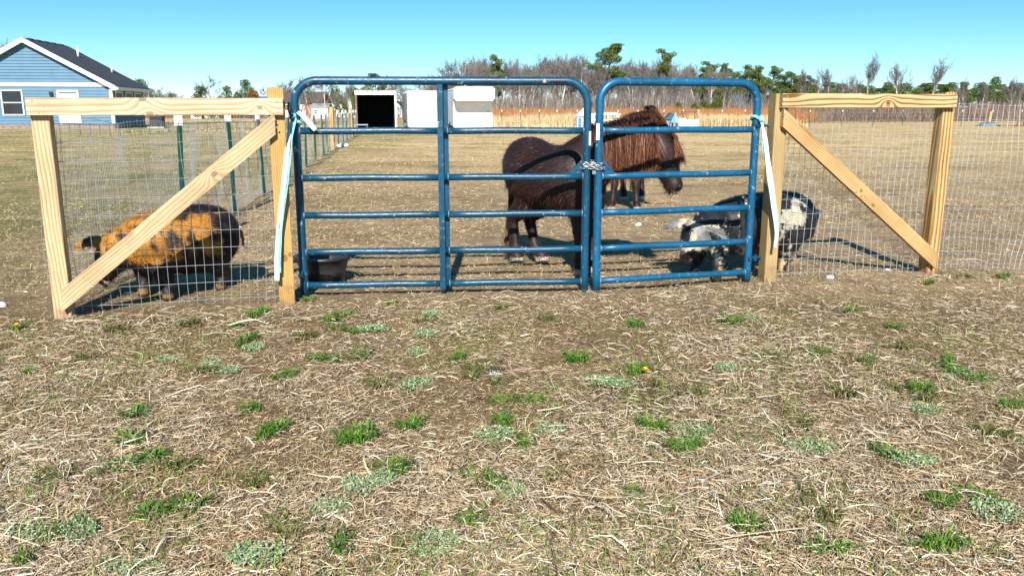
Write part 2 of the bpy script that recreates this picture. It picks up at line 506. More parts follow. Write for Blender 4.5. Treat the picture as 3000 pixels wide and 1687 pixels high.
def wire_net(name, a, b, z0, z1, parent, seed=0, wave=.006, r=.0016, dv=.0508, dh=.1016, sag=0.0, segs=None, follow=True):
    rr = np.random.default_rng(seed)
    a, b = np.array(a, float), np.array(b, float)
    L = np.linalg.norm(b - a); d = (b - a) / L; nrm = np.array([d[1], -d[0], 0])
    zs = np.arange(z0, z1 + 1e-6, dh)
    ss = np.arange(0, L + 1e-6, dv)
    K = np.linspace(0, len(zs) - 1, segs or len(zs)).round().astype(int)
    def pos(s, z):
        p = np.array([[s, z, 0.]])
        ox = (vnoise(p, 2.2, seed + 1)[0] - .5) * wave * 6 + (vnoise(p, 7, seed + 4)[0] - .5) * wave
        oy = (vnoise(p, 2.0, seed + 2)[0] - .5) * wave * 8
        oz = (vnoise(p, 1.4, seed + 3)[0] - .5) * wave * 5 - sag * math.sin(math.pi * min(max(s / L, 0), 1))
        return a + d * (s + ox) + nrm * oy + np.array([0, 0, z + oz])
    grid = np.array([[pos(s, z) for z in zs] for s in ss])
    g = Geo()
    for i in range(len(ss)):
        pth = grid[i, K]
        tail = pth[:1] - np.array([[0, 0, rr.uniform(.02, .05)]])
        top = pth[-1:] + np.array([[0, 0, rr.uniform(0, .012)]])
        g.tube(np.vstack([tail, pth, top]), r, 3, cap=False)
    st = max(1, int(.1 / dv))
    for j in range(len(zs)):
        pth = grid[::st, j]
        if len(pth) > 1: g.tube(pth, r * 1.1, 3, cap=False)
    o = link(name, g.mesh(name), M['galv'], parent)
    o['kind'] = 'stuff'
    return o

def screws(parent, pts, nrm):
    g0 = Geo(); n = 10
    a = np.linspace(0, 2 * math.pi, n, endpoint=False)
    V = [(0.006 * math.cos(t), 0.006 * math.sin(t), 0) for t in a] + [(0.004 * math.cos(t), 0.004 * math.sin(t), .003) for t in a]
    Fc = [(i, (i + 1) % n, n + (i + 1) % n, n + i) for i in range(n)] + [tuple(range(n, 2 * n))]
    me = mesh_np('screw', V, Fc); me.materials.append(M['steel'])
    q = Vector(tuple(nrm)).to_track_quat('Z', 'Y').to_matrix().to_4x4()
    for p in pts:
        link('screw', me, None, parent, Matrix.Translation(Vector(tuple(p))) @ q)

PW = .089                                           # four-by-four posts
# left frame ---------------------------------------------------------------
lo = G(192, 930); li = G(843, 893)
d, n_ = fence_dir(lo, li)
rt = thing('fence_brace', 'pale new timber brace panel with wire in front of the ginger and black pig', 'fence panel', (lo + li) / 2, 'timber brace panels either side of the gate')
wA = wood('timber_left_post', (.59, .475, .325), (.39, .24, .095), 3, 60, 2.2, foot=-.62)
wB = wood('timber_left_inner_post', (.54, .36, .145), (.36, .185, .04), 5, 95, 1.0, knots=((-.30, .0, -.05, .016), (-.28, .03, -.05, .012)), foot=-.66)
wC = wood('timber_left_rail', (.62, .52, .385), (.44, .31, .17), 8, 34, 1.2, knots=((-.08, -.040, -.02, .014), (.52, .005, -.02, .011), (-.05, .040, -.02, .013)))
wD = wood('timber_left_diagonal', (.57, .45, .30), (.41, .27, .13), 12, 52, .9, knots=((.32, .0, -.02, .014),))
top_l = P(105, 318, lo[1])[2]
board('post', lo + [0, 0, -.08], lo + [0, 0, P(130, 333, lo[1])[2]], PW, PW, wA, rt, n_)
board('post', li + [0, 0, -.08], li + [0, 0, P(803, 257, li[1])[2]], PW, PW, wB, rt, n_)
ft = PW / 2 + .019 + .0015
ra = P(80, 315, lo[1] - .07); rb = P(829, 311, li[1] - .07)
zr = (ra[2] + rb[2]) / 2
ra[2] = zr; rb[2] = zr
sA = np.dot(ra - lo, d); sB = np.dot(rb - lo, d)
ra = lo + d * sA + n_ * ft + [0, 0, zr]; rb = lo + d * sB + n_ * ft + [0, 0, zr]
board('top_rail', ra, rb, .092, .038, wC, rt, n_)
da = P(182, 880, lo[1] - .06); db = P(806, 362, li[1] - .06)
def on_plane(p, o_, d_, n2, off):
    s = np.dot(p - o_, d_); return o_ + d_ * s + n2 * off + np.array([0, 0, p[2]])
da = on_plane(da, lo, d, n_, ft); db = on_plane(db, lo, d, n_, ft)
db[2] = min(db[2], zr - .07)
dd = (db - da) / np.linalg.norm(db - da)
# diagonal with ends cut plumb
def cut_brace(name, a, b, w, t, mat, parent, nrm, d_):
    x = (b - a); L = np.linalg.norm(x); x = x / L
    up = np.cross(np.cross(x, d_), x); up = np.array([0, 0, 1.0]) - x * x[2]; up /= np.linalg.norm(up)
    z = np.cross(x, up)
    if np.dot(z, nrm) > 0: z = -z
    y = np.cross(z, x)
    c = (a + b) / 2
    Mx = Matrix(((x[0], y[0], z[0], c[0]), (x[1], y[1], z[1], c[1]), (x[2], y[2], z[2], c[2]), (0, 0, 0, 1)))
    sl = math.tan(math.acos(min(1, abs(np.dot(x, d_)))))     # plumb cut slope
    sg = 1 if np.dot(up, y) > 0 else -1
    V = []
    for sx in (-1, 1):
        for sy, sz in ((-1, -1), (1, -1), (1, 1), (-1, 1)):
            vert = sx * L / 2 + (-sl * sy * sg * w / 2) * (1 if x[2] * sg * sg > 0 else -1) * (-1)
            V.append((vert, sy * w / 2, sz * t / 2))
    Fc = [(0, 3, 2, 1), (4, 5, 6, 7), (0, 1, 5, 4), (1, 2, 6, 5), (2, 3, 7, 6), (3, 0, 4, 7)]
    return link(name, mesh_np(name, V, Fc), mat, parent, Mx)
cut_brace('diagonal_brace', da, db, .092, .038, wD, rt, n_, d)
wire_net('wire_mesh', lo - n_ * .05 + d * .02, li - n_ * .05 + d * .0, .05, 1.16, rt, 2, .007)
scr = [ra + d * .03 + [0, 0, .03], ra + d * .055 + [0, 0, -.03], ra + d * .08 + [0, 0, .0], rb - d * .03 + [0, 0, .03], rb - d * .03 + [0, 0, -.03],
       db + [-.00, 0, .02], db + d * .01 + [0, 0, -.02], db - d * .02 + [0, 0, .0]]
screws(rt, [p + n_ * .0195 for p in scr], n_)

# right frame --------------------------------------------------------------
ri = G(2246, 826); ro = G(2716, 803)
d2, n2 = fence_dir(ri, ro)
rt2 = thing('fence_brace', 'weathered golden timber brace panel with strong grain beside the spotted pig', 'fence panel', (ri + ro) / 2, 'timber brace panels either side of the gate')
wE = wood('timber_right_inner_post', (.44, .33, .17), (.31, .205, .09), 21, 90, .7, foot=-.66)
wF = wood('timber_right_outer_post', (.60, .45, .25), (.30, .13, .02), 24, 40, 2.6, (.25, .6), foot=-.66)
wG = wood('timber_right_rail', (.60, .46, .25), (.20, .085, .02), 33, 36, 1.5, (.45, .8), knots=((.12, .012, -.02, .012),))
wH = wood('timber_right_diagonal', (.53, .375, .19), (.33, .18, .06), 30, 80, .6, (.45, .85), knots=((-.02, .0, -.02, .009), (.12, .02, -.02, .012)))
board('post', ri + [0, 0, -.08], ri + [0, 0, P(2250, 275, ri[1])[2]], PW, PW, wE, rt2, n2)
board('post', ro + [0, 0, -.08], ro + [0, 0, P(2752, 271, ro[1])[2]], PW, PW, wF, rt2, n2)
ra = on_plane(P(2268, 297, ri[1] - .06), ri, d2, n2, ft); rb = on_plane(P(2799, 295, ro[1] - .06), ri, d2, n2, ft)
zr = (ra[2] + rb[2]) / 2; ra[2] = zr; rb[2] = zr
ra = ri - d2 * .02 + n2 * ft + [0, 0, zr]
board('top_rail', ra, rb, .089, .038, wG, rt2, n2)
da = on_plane(P(2290, 345, ri[1] - .06), ri, d2, n2, ft); db = on_plane(P(2737, 762, ro[1] - .06), ri, d2, n2, ft)
da[2] = min(da[2], zr - .10)
cut_brace('diagonal_brace', da, db, .089, .038, wH, rt2, n2, d2)
wire_net('wire_mesh', ri - n2 * .05, ro - n2 * .05, .04, 1.16, rt2, 5, .008)
scr = [rb - d2 * .03 + [0, 0, .02], rb - d2 * .035 + [0, 0, -.025], ra + d2 * .03 + [0, 0, .025], da + [0, 0, .015], da + d2 * .02 + [0, 0, -.01]]
screws(rt2, [p + n2 * .0195 for p in scr], n2)

# wire fence carrying on to the right -----------------------------------------
rt3 = thing('wire_fence', 'loose wavy galvanised wire fence running on beyond the golden timber brace', 'wire fence', ro)
far_r = ro + d2 * 3.6
wire_net('wire_mesh', ro - n2 * .05 + d2 * .05, far_r - n2 * .05, .05, 1.20, rt3, 9, .016, .0017, .0508, .1016, .05)

# side fence on metal posts running back to the boxes ---------------------------
sideX = lambda y: -1.80 - .140 * y
def t_post_mesh(h):
    g = Geo()
    g.box((-.022, -.003, 0), (.022, .003, h)); g.box((-.003, .0031, 0), (.003, .034, h))
    for k in range(int(h / .055)):
        g.box((-.006, -.007, .08 + k * .055), (.006, -.0031, .10 + k * .055))
    tip = Geo(); tip.box((-.024, -.008, h - .11), (.024, -.0072, h + .004)); tip.box((-.0245, -.009, h + .0005), (.0245, .037, h + .006)); tip.box((.0225, -.0082, h - .11), (.025, .036, h + .003)); tip.box((-.025, -.0082, h - .11), (-.0225, .036, h + .003))
    a, b = g.mesh('t_post'), tip.mesh('white_tip')
    a.materials.append(M['tpost']); b.materials.append(M['tpost_tip'])
    return a, b
tpm, tpt = t_post_mesh(1.16)
rt4 = thing('wire_fence', 'long wire fence on green metal posts along the left of the pasture', 'wire fence', (sideX(6.9), 6.9, 0))
rr = random.Random(4)
for y in (6.9, 9.2, 11.35, 14.2, 16.9, 19.0, 21.2, 22.6, 27.0, 29.5, 32.0, 34.5, 37.0, 40.0):
    Mx = Matrix.Translation((sideX(y), y, -.04)) @ Matrix.Rotation(math.radians(rr.uniform(-1.5, 1.5) + (3 if y == 6.9 else 0)), 4, 'Y') @ Matrix.Rotation(math.radians(70 + rr.uniform(-20, 20)), 4, 'Z')
    tp = link('t_post', tpm, None, rt4, Mx)
    link('white_tip', tpt, None, tp, Mx)
wp = wood('timber_fence_post', (.60, .40, .18), (.42, .22, .06), 41, 70, .8)
board('post', (sideX(24.4), 24.4, -.05), (sideX(24.4), 24.4, 1.22), .11, .11, wp, rt4)
board('post', (sideX(35.5), 35.5, -.05), (sideX(35.5), 35.5, 1.2), .11, .11, wp, rt4)
wire_net('wire_mesh', (lo[0] - .05, lo[1] + .05, 0), (sideX(14), 14, 0), .05, 1.07, rt4, 14, .016, .0015, .0508, .1016, .03, 6)
wire_net('wire_mesh', (sideX(14), 14, 0), (sideX(40), 40, 0), .05, 1.07, rt4, 15, .02, .0016, .102, .1016, .03, 4)

# back fence of thin posts ---------------------------------------------------------
rt5 = thing('wire_fence', 'thin metal posts with pale tips standing before the tall rusty grass', 'wire fence', (10, 53, 0))
xs_back = [1470, 1525, 1580, 1632, 1690, 1750, 1810, 1868, 1943, 2000, 2113, 2180, 2275, 2371, 2465, 2556, 2643, 2735, 2815, 2905, 2990]
ptb = []
for px in xs_back:
    p = G(px, 375 - (px - 1470) * .004); ptb.append(p)
    Mx = Matrix.Translation((p[0], p[1], -.04)) @ Matrix.Rotation(math.radians(rr.uniform(-1, 1)), 4, 'Y')
    tp = link('t_post', tpm, None, rt5, Mx); link('white_tip', tpt, None, tp, Mx)
p = G(2043, 373); board('post', p + [0, 0, -.05], p + [0, 0, 1.15], .2, .16, wp, rt5)
g = Geo()
for z in (.2, .45, .7, .95): g.tube([q + np.array([0, -.02, z]) for q in ptb], .004, 3, cap=False)
o = link('wire_strand', g.mesh('wire_strand'), M['galv'], rt5); o['kind'] = 'stuff'

# ------------------------------------------------------------------ gates
RAILZ = [.075, .282, .507, .734, 1.012]
TOPZ = 1.303
def build_gate(label, A, B, mat, zb, arcR=.135, brace_s=None, seed=0):
    A, B = np.array(A), np.array(B)
    L = np.linalg.norm(B - A); a = (B - A) / L
    nf = np.array([a[1], -a[0], 0])
    base = np.array([(A[0] + B[0]) / 2, (A[1] + B[1]) / 2, 0])
    root = thing('tube_gate', label, 'gate', base, 'two tubular steel gates chained together')
    pt = lambda s, z: A + a * s + np.array([0, 0, z])
    # bent outer frame; crimped on the inside of the bends
    path, crimp, inner = [], [], []
    for z in np.linspace(zb[0], TOPZ - arcR, 14): path.append(pt(0, z)); crimp.append(0); inner.append((1, 0))
    NB = 60
    for k in range(1, NB + 1):
        t = k / NB * math.pi / 2
        path.append(pt(arcR * (1 - math.cos(t)), TOPZ - arcR + arcR * math.sin(t))); crimp.append(k); inner.append((math.cos(t), -math.sin(t)))
    for s in np.linspace(arcR, L - arcR, 14)[1:-1]: path.append(pt(s, TOPZ)); crimp.append(0); inner.append((0, -1))
    for k in range(0, NB + 1):
        t = math.pi / 2 - k / NB * math.pi / 2
        path.append(pt(L - arcR * (1 - math.cos(t)), TOPZ - arcR + arcR * math.sin(t))); crimp.append(k); inner.append((-math.cos(t), -math.sin(t)))
    for z in np.linspace(TOPZ - arcR, zb[1], 14)[1:]: path.append(pt(L, z)); crimp.append(0); inner.append((-1, 0))
    def squash(i, ang, u, w):
        k = crimp[i]
        r = np.ones_like(ang)
        if 3 < k < NB - 2:
            inn = a * inner[i][0] + np.array([0, 0, 1.0]) * inner[i][1]
            dirs = np.outer(np.cos(ang), u) + np.outer(np.sin(ang), w)
            c = np.clip(dirs @ inn, 0, 1)
            r = 1 + c ** 2 * (.13 if k % 4 < 2 else -.10)
        return r
    g = Geo(); g.tube(path, .0248, 16, True, squash)
    link('frame', g.mesh('frame', True), mat, root)
    def rail(s0, s1, z):
        g = Geo(); n = max(3, int((s1 - s0) / .12))
        pts = [pt(s, z + .0015 * math.sin(s * 9 + z * 40)) for s in np.linspace(s0, s1, n)]
        g.tube(pts, .0205, 14)
        ob = link('rail', g.mesh('rail', True), mat, root)
        for s, sg in ((s0, 1), (s1, -1)):             # weld beads where the rail meets the uprights
            w = Geo()
            c = pt(s + sg * .0235, z); th = np.linspace(0, 2 * math.pi, 17)
            w.tube([c + nf * .0215 * math.cos(t) + np.array([0, 0, .0215]) * math.sin(t) + a * .002 * math.sin(t * 7) for t in th], .0028, 5, False)
            link('weld', w.mesh('weld', True), M['weld'], ob)
    for z in RAILZ:
        if brace_s is None: rail(0, L, z)
        else: rail(0, brace_s + .001, z); rail(brace_s + .006, L, z)
    if brace_s is not None:                          # folded steel brace through the middle
        g = Geo()
        z0, z1 = .045, TOPZ - .02
        def plate(s0, s1, o0, o1):
            c = [pt(s0, 0) + nf * o0, pt(s1, 0) + nf * o0, pt(s1, 0) + nf * o1, pt(s0, 0) + nf * o1]
            V = [q + np.array([0, 0, z]) for z in (z0, z1) for q in c]
            g.add(V, [(3, 2, 1, 0), (4, 5, 6, 7), (0, 1, 5, 4), (1, 2, 6, 5), (2, 3, 7, 6), (3, 0, 4, 7)])
        plate(brace_s - .030, brace_s + .0045, .030, .0345)
        plate(brace_s + .001, brace_s + .0045, -.030, .0298)
        plate(brace_s + .001, brace_s + .036, -.0345, -.0302)
        link('centre_brace', g.mesh('centre_brace'), mat, root)
    return root, pt, a, nf, L
M['weld'] = plain('weld_bead', (.22, .28, .31), .5, .3, .3, 90)
gA = P(879, 600, 5.0); gB = P(1716, 600, 5.13); hA = P(1751, 600, 5.14); hB = P(2203, 560, 5.43)
for q in (gA, gB, hA, hB): q[2] = 0
sB = np.linalg.norm(P(1300, 600, 5.065)[:2] - gA[:2])
gate1, pt1, a1, n1, L1 = build_gate('wide dark teal tube gate with a folded centre brace and five cross rails', gA, gB, M['gate_teal'], (.018, .005), .135, sB)
gate2, pt2, a2, n2g, L2 = build_gate('narrow brighter blue tube gate with scuffed paint hinged to the golden timber panel', hA, hB, M['gate_blue'], (.012, .018), .125)

def tri_plate(parent, p0, p1, p2, nf, mat, name='gusset_plate'):
    V = [q + nf * o for o in (.004, -.004) for q in (p0, p1, p2)]
    ob = link(name, mesh_np(name, V, [(0, 1, 2), (5, 4, 3), (0, 3, 4, 1), (1, 4, 5, 2), (2, 5, 3, 0)]), mat, parent)
    c = (p0 * .30 + p1 * .45 + p2 * .25)
    g = Geo(); th = np.linspace(0, 2 * math.pi, 13)
    g.tube([c + nf * .0045, c + nf * .006], .006, 12); link('bolt_hole', g.mesh('bolt_hole'), M['black'], ob)
zr3 = RAILZ[3]
tri_plate(gate1, pt1(L1 - .02, zr3 + .015), pt1(L1 - .115, zr3 + .012), pt1(L1 - .02, zr3 + .115), n1, M['gate_teal'])
tri_plate(gate2, pt2(.02, zr3 + .015), pt2(.115, zr3 + .012), pt2(.02, zr3 + .115), n2g, M['gate_blue'])

def sticker(parent, pt, s, z, w, h, nf, a, r, mat, name='sticker', tri=False):
    """thin label wrapped round a tube of radius r; curve runs across the tube"""
    g = Geo(); V = []; rr_ = r + .0008; n = 7
    if h >= w:      # upright tube: wrap in the horizontal plane
        for k in range(n):
            t = (k / (n - 1) - .5) * w / rr_ + s[1]
            q = pt(s[0], 0) + nf * rr_ * math.cos(t) + a * rr_ * math.sin(t)
            V += [q + np.array([0, 0, z - h / 2]), q + np.array([0, 0, z + h / 2])]
    else:
        for k in range(n):
            t = (k / (n - 1) - .5) * h / rr_ + .1
            f = (1 - k / (n - 1)) if tri else 1
            q0 = pt(s[0] - w / 2 * f, z); q1 = pt(s[0] + w / 2 * f, z)
            o_ = nf * rr_ * math.cos(t) + np.array([0, 0, 1.]) * rr_ * math.sin(t)
            V += [q0 + o_, q1 + o_]
    Fc = [(2 * k, 2 * k + 1, 2 * k + 3, 2 * k + 2) for k in range(n - 1)]
    link(name, mesh_np(name, V, Fc), mat, parent)
sticker(gate1, pt1, (L1, .75), .965, .022, .085, n1, a1, .0248, M['sticker'])
sticker(gate2, pt2, (0, -.75), 1.005, .022, .10, n2g, a2, .0248, M['sticker'])
s_p = np.linalg.norm(P(1594, 238, 5.11)[:2] - gA[:2])
sticker(gate1, pt1, (s_p, 0), TOPZ, .024, .0235, n1, a1, .0248, M['pink'], tri=True)
sticker(gate1, pt1, (s_p + .085, 0), TOPZ, .10, .026, n1, a1, .0248, M['label_black'])

# hinge collars and bolts
def collar(parent, pt, s, z, nf, a, post_dir, mat):
    g = Geo(); c = pt(s, z)
    g.tube([c + np.array([0, 0, -.014]), c + np.array([0, 0, .014])], .0285, 16)
    g.tube([c, c + post_dir * .10], .009, 10)
    g.tube([c + post_dir * .055 + [0, 0, -.02], c + post_dir * .055 + [0, 0, .02]], .012, 10)
    g.tube([c + nf * .02 + post_dir * -.01, c + nf * .042 + post_dir * -.01], .008, 8)
    link('hinge', g.mesh('hinge', False), mat, parent)
pdl = np.array([li[0] + .05, li[1], 0]) - np.array([gA[0], gA[1], 0]); pdl /= np.linalg.norm(pdl)
pdr = np.array([ri[0] - .05, ri[1], 0]) - np.array([hB[0], hB[1], 0]); pdr /= np.linalg.norm(pdr)
for z in (1.09, .155): collar(gate1, pt1, 0, z, n1, a1, pdl, M['gate_teal'])
for z in (1.035, .17): collar(gate2, pt2, L2, z, n2g, a2, pdr, M['gate_teal'])

# chain: three turns round both uprights ---------------------------------------------
ch = thing('gate_chain', 'galvanised steel chain wrapped round the meeting gate uprights', 'chain', (gB + hA) / 2)
th = np.linspace(0, 2 * math.pi, 11)
lg = Geo()
lp = []
for t in np.linspace(0, 2 * math.pi, 21):
    lp.append((.0155 * math.copysign(abs(math.cos(t)) ** .8, math.cos(t)), .0075 * math.sin(t), 0))
lg.tube(lp, .0027, 6, False)
lme = lg.mesh('link', True); lme.materials.append(M['chain'])
cA, cB = gB + [0, 0, 0], hA + [0, 0, 0]
ax = (cB - cA); sep_ = np.linalg.norm(ax); ax /= sep_; nn = np.array([ax[1], -ax[0], 0]); mid_ = (cA + cB) / 2
R_ = .0248 + .008
per = 2 * sep_ + 2 * math.pi * R_
def loop_pt(u):
    u = u % per
    if u < sep_: return mid_ + ax * (u - sep_ / 2) + nn * R_
    u -= sep_
    if u < math.pi * R_: t = u / R_; return cB + ax * R_ * math.sin(t) + nn * R_ * math.cos(t)
    u -= math.pi * R_
    if u < sep_: return mid_ + ax * (sep_ / 2 - u) - nn * R_
    u -= sep_; t = u / R_; return cA - ax * R_ * math.sin(t) - nn * R_ * math.cos(t)
zc = zr3 + .052; nl = 0
for turn in range(3):
    u = 0
    while u < per - .01:
        p0 = loop_pt(u); p1 = loop_pt(u + .012)
        z = zc + turn * .019 + .008 * math.cos(u / per * 2 * math.pi + turn) - .006
        x = Vector(tuple(p1 - p0)).normalized(); up = Vector((0, 0, 1)); y = up.cross(x)
        R3 = Matrix((x, y, up)).transposed().to_4x4()
        link('link', lme, None, ch, Matrix.Translation((p0[0], p0[1], z)) @ R3 @ Matrix.Rotation(math.radians(45 if nl % 2 else -45), 4, 'X'))
        nl += 1; u += .0245
g = Geo(); q = mid_ + nn * (R_ + .012) + np.array([0, 0, zc - .022])
g.box(q - [.011, .006, .013], q + [.011, .006, .008])
ob = link('padlock', g.mesh('padlock'), M['chain'], ch)

# cloth straps -------------------------------------------------------------------------
def ribbon(name, pts, widths, wdir, mat, parent, thick=.0018, crease=.006):
    pts = np.array(pts, float); m = 6
    # resample
    t = np.linspace(0, len(pts) - 1, (len(pts) - 1) * m + 1)
    C = np.column_stack([np.interp(t, range(len(pts)), pts[:, k]) for k in range(3)])
    for _ in range(3): C[1:-1] = (C[:-2] + 2 * C[1:-1] + C[2:]) / 4
    Wd = np.interp(t, range(len(widths)), widths)
    wd = np.array(wdir, float)
    if wd.ndim == 1: wd = np.tile(wd, (len(pts), 1))
    D = np.column_stack([np.interp(t, range(len(pts)), wd[:, k]) for k in range(3)])
    D /= np.linalg.norm(D, axis=1)[:, None]
    T = np.gradient(C, axis=0); T /= np.linalg.norm(T, axis=1)[:, None] + 1e-9
    nr = np.cross(T, D)
    cols = 7; V = []
    for side in (1, -1):
        for i in range(len(C)):
            for j in range(cols):
                u = j / (cols - 1) - .5
                V.append(C[i] + D[i] * Wd[i] * u + nr[i] * (side * thick / 2 + crease * math.sin(u * 9 + i * .31) * math.sin(i * .23 + 1)))
    n = len(C); Fc = []
    for i in range(n - 1):
        for j in range(cols - 1):
            a_, b_, c_, d_ = i * cols + j, i * cols + j + 1, (i + 1) * cols + j + 1, (i + 1) * cols + j
            Fc.append((a_, b_, c_, d_)); o_ = n * cols; Fc.append((d_ + o_, c_ + o_, b_ + o_, a_ + o_))
        for j in (0, cols - 1):
            a_, d_ = i * cols + j, (i + 1) * cols + j; o_ = n * cols
            Fc.append((a_, d_, d_ + o_, a_ + o_))
    for i in (0, n - 1):
        for j in range(cols - 1):
            a_, b_ = i * cols + j, i * cols + j + 1; o_ = n * cols
            Fc.append((a_, b_, b_ + o_, a_ + o_))
    return link(name, mesh_np(name, V, Fc, smooth=True), mat, parent)
def knot(parent, p, r, mat):
    g = Geo(); rs = random.Random(int(p[0] * 100))
    for k in range(3):
        ax_ = np.array([rs.uniform(-1, 1), rs.uniform(-.5, .5), rs.uniform(-1, 1)]); ax_ /= np.linalg.norm(ax_)
        b_ = np.cross(ax_, [.3, 1, .2]); b_ /= np.linalg.norm(b_); c_ = np.cross(ax_, b_)
        g.tube([p + (b_ * math.cos(t) + c_ * math.sin(t)) * r for t in np.linspace(0, 2 * math.pi, 15)], r * .55, 8, False)
    return link('knot', g.mesh('knot', True), mat, parent)
ls = thing('cloth_strap', 'pale cyan cloth strap with white end tied to the dark teal gate hinge', 'strap', P(812, 822, 4.70), 'pale cloth straps tied at the gate hinges')
Xw = np.array([1, 0, 0.])
ribbon('strap_tail', [P(862, 338, 4.955), P(850, 372, 4.93), P(841, 440, 4.74), P(833, 520, 4.70), P(823, 620, 4.695), P(815, 680, 4.70), P(812, 720, 4.695), P(811, 770, 4.69), P(812, 824, 4.685)],
       [.014, .018, .025, .029, .029, .019, .022, .027, .026], [(1, .3, 0)] * 4 + [(1, .1, .0), (.6, .8, 0), (1, .2, 0), (1, .4, 0), (1, .1, 0)], M['strap_pale'], ls)
ribbon('strap_fold', [P(866, 345, 4.955), P(852, 400, 4.87), P(846, 470, 4.73), P(838, 560, 4.705), P(822, 670, 4.705), P(816, 760, 4.70), P(816, 800, 4.70)],
       [.012, .02, .02, .018, .016, .03, .03], Xw, M['strap'], ls)
g = Geo(); c0 = pt1(0, 1.055)
g.tube([c0 + np.array([.03 * math.cos(t), .03 * math.sin(t), .012 * math.sin(t * 1.5)]) for t in np.linspace(0, 2 * math.pi, 25)], [.011] * 25, 7, False)
link('loop', g.mesh('loop', True), M['strap'], ls)
knot(ls, P(858, 338, 4.955), .014, M['strap'])
ribbon('strap_end', [P(872, 328, 4.955), P(886, 338, 4.945), P(903, 356, 4.94), P(925, 382, 4.945)], [.02, .027, .031, .030], (.7, 0, .6), M['strap_pale'], ls, crease=.002)
bung = thing('bungee_hook', 'small black looped cord hanging between post top and gate hinge', 'cord', P(846, 335, 4.9))
g = Geo(); cc = P(848, 316, 4.90)
g.tube([cc + np.array([.007 * math.cos(t), 0, .03 * math.sin(t)]) for t in np.linspace(0, 2 * math.pi, 21)], .005, 7, False)
g.tube([cc + np.array([.0, 0, -.03]), cc + np.array([.005, 0, -.06]), P(858, 345, 4.95)], .005, 7)
g.tube([cc + np.array([-.03, -.02, .0]), cc + np.array([-.03, -.02, .045])], .008, 8)
link('cord', g.mesh('cord', True), M['black'], bung)

rs_ = thing('cloth_strap', 'pale cyan cloth strap knotted high on the narrow blue gate beside the golden post', 'strap', P(2270, 722, 5.34), 'pale cloth straps tied at the gate hinges')
ribbon('strap_tail', [P(2230, 352, 5.39), P(2241, 400, 5.36), P(2247, 450, 5.355), P(2257, 530, 5.35), P(2267, 600, 5.345), P(2272, 650, 5.345), P(2275, 690, 5.345), P(2270, 728, 5.345)],
       [.018, .030, .036, .036, .035, .024, .020, .016], [(1, .3, 0)] * 3 + [(1, .1, 0), (1, -.3, 0), (.7, .7, 0), (1, 0, 0), (1, .3, 0)], M['strap_pale'], rs_)
ribbon('strap_fold', [P(2234, 356, 5.385), P(2236, 420, 5.362), P(2262, 560, 5.36), P(2277, 640, 5.355), P(2276, 690, 5.35)], [.012, .02, .022, .026, .018], (1, .2, 0), M['strap'], rs_)
g = Geo(); c0 = pt2(L2, 1.085)
g.tube([c0 + np.array([.031 * math.cos(t), .031 * math.sin(t), .010 * math.sin(t * 2)]) for t in np.linspace(0, 2 * math.pi, 25)], [.010] * 25, 7, False)
link('loop', g.mesh('loop', True), M['strap'], rs_)
knot(rs_, P(2231, 350, 5.385), .013, M['strap'])

# ------------------------------------------------------------------ animals
def solidify_body(name, geo, vox, smooth_it=6):
    """joins overlapping closed lofts into one continuous skin"""
    tmp = bpy.data.objects.new('tmp', geo.mesh('tmp'))
    COL.objects.link(tmp)
    r = tmp.modifiers.new('r', 'REMESH'); r.mode = 'VOXEL'; r.voxel_size = vox
    s = tmp.modifiers.new('s', 'SMOOTH'); s.factor = .5; s.iterations = smooth_it
    dg = bpy.context.evaluated_depsgraph_get()
    me = bpy.data.meshes.new_from_object(tmp.evaluated_get(dg))
    bpy.data.objects.remove(tmp)
    me.name = name
    n = len(me.vertices)
    V = np.empty(n * 3, np.float32); me.vertices.foreach_get('co', V); V = V.reshape(-1, 3).astype(float)
    Nn = np.empty(n * 3, np.float32); me.vertices.foreach_get('normal', Nn); Nn = Nn.reshape(-1, 3).astype(float)
    me.polygons.foreach_set('use_smooth', np.ones(len(me.polygons), bool))
    return me, V, Nn

def set_col(me, c):
    a = me.color_attributes.new('Col', 'FLOAT_COLOR', 'POINT')
    q = np.ones((len(c), 4), np.float32); q[:, :3] = c
    a.data.foreach_set('color', q.ravel())

def fur(name, V, Nn, colr, n, length, width, comb, parent, lift=.35, seed=0, keep=None, curl=.25, shade=(.7, 1.3)):
    """short hairs standing on the skin, each a bent tapering blade"""
    rr = np.random.default_rng(seed)
    pool = np.arange(len(V)) if keep is None else np.where(keep)[0]
    i = rr.choice(pool, n)
    p = V[i] + rr.normal(0, .006, (n, 3)); nn = Nn[i]
    c = comb(V[i]) if callable(comb) else np.tile(comb, (n, 1))
    c = c - nn * np.sum(c * nn, 1)[:, None]; c /= np.linalg.norm(c, axis=1)[:, None] + 1e-6
    c += rr.normal(0, .35, (n, 3))
    p -= nn * .004
    L = length * rr.uniform(.5, 1.3, n)[:, None]
    d1 = c + nn * lift; d1 /= np.linalg.norm(d1, axis=1)[:, None]
    d2 = d1 + c * curl + np.array([0, 0, -.25]); d2 /= np.linalg.norm(d2, axis=1)[:, None]
    s = np.cross(d1, nn); s /= np.linalg.norm(s, axis=1)[:, None] + 1e-6
    s += nn * rr.normal(0, .4, (n, 1))
    w = width * rr.uniform(.6, 1.4, n)[:, None]
    m = p + d1 * L * .5
    t = m + d2 * L * .5
    Vv = np.stack([p - s * w, p + s * w, m - s * w * .7, m + s * w * .7, t], 1).reshape(-1, 3)
    b = np.arange(n)[:, None] * 5
    Fc = np.concatenate([b + [0, 1, 3], b + [0, 3, 2], b + [2, 3, 4]], 0)
    cc = colr[i] * rr.uniform(*shade, n)[:, None]
    cc = np.repeat(cc, 5, 0)
    o = link(name, mesh_np(name, Vv, Fc, cc), M['hair'], parent)
    return o

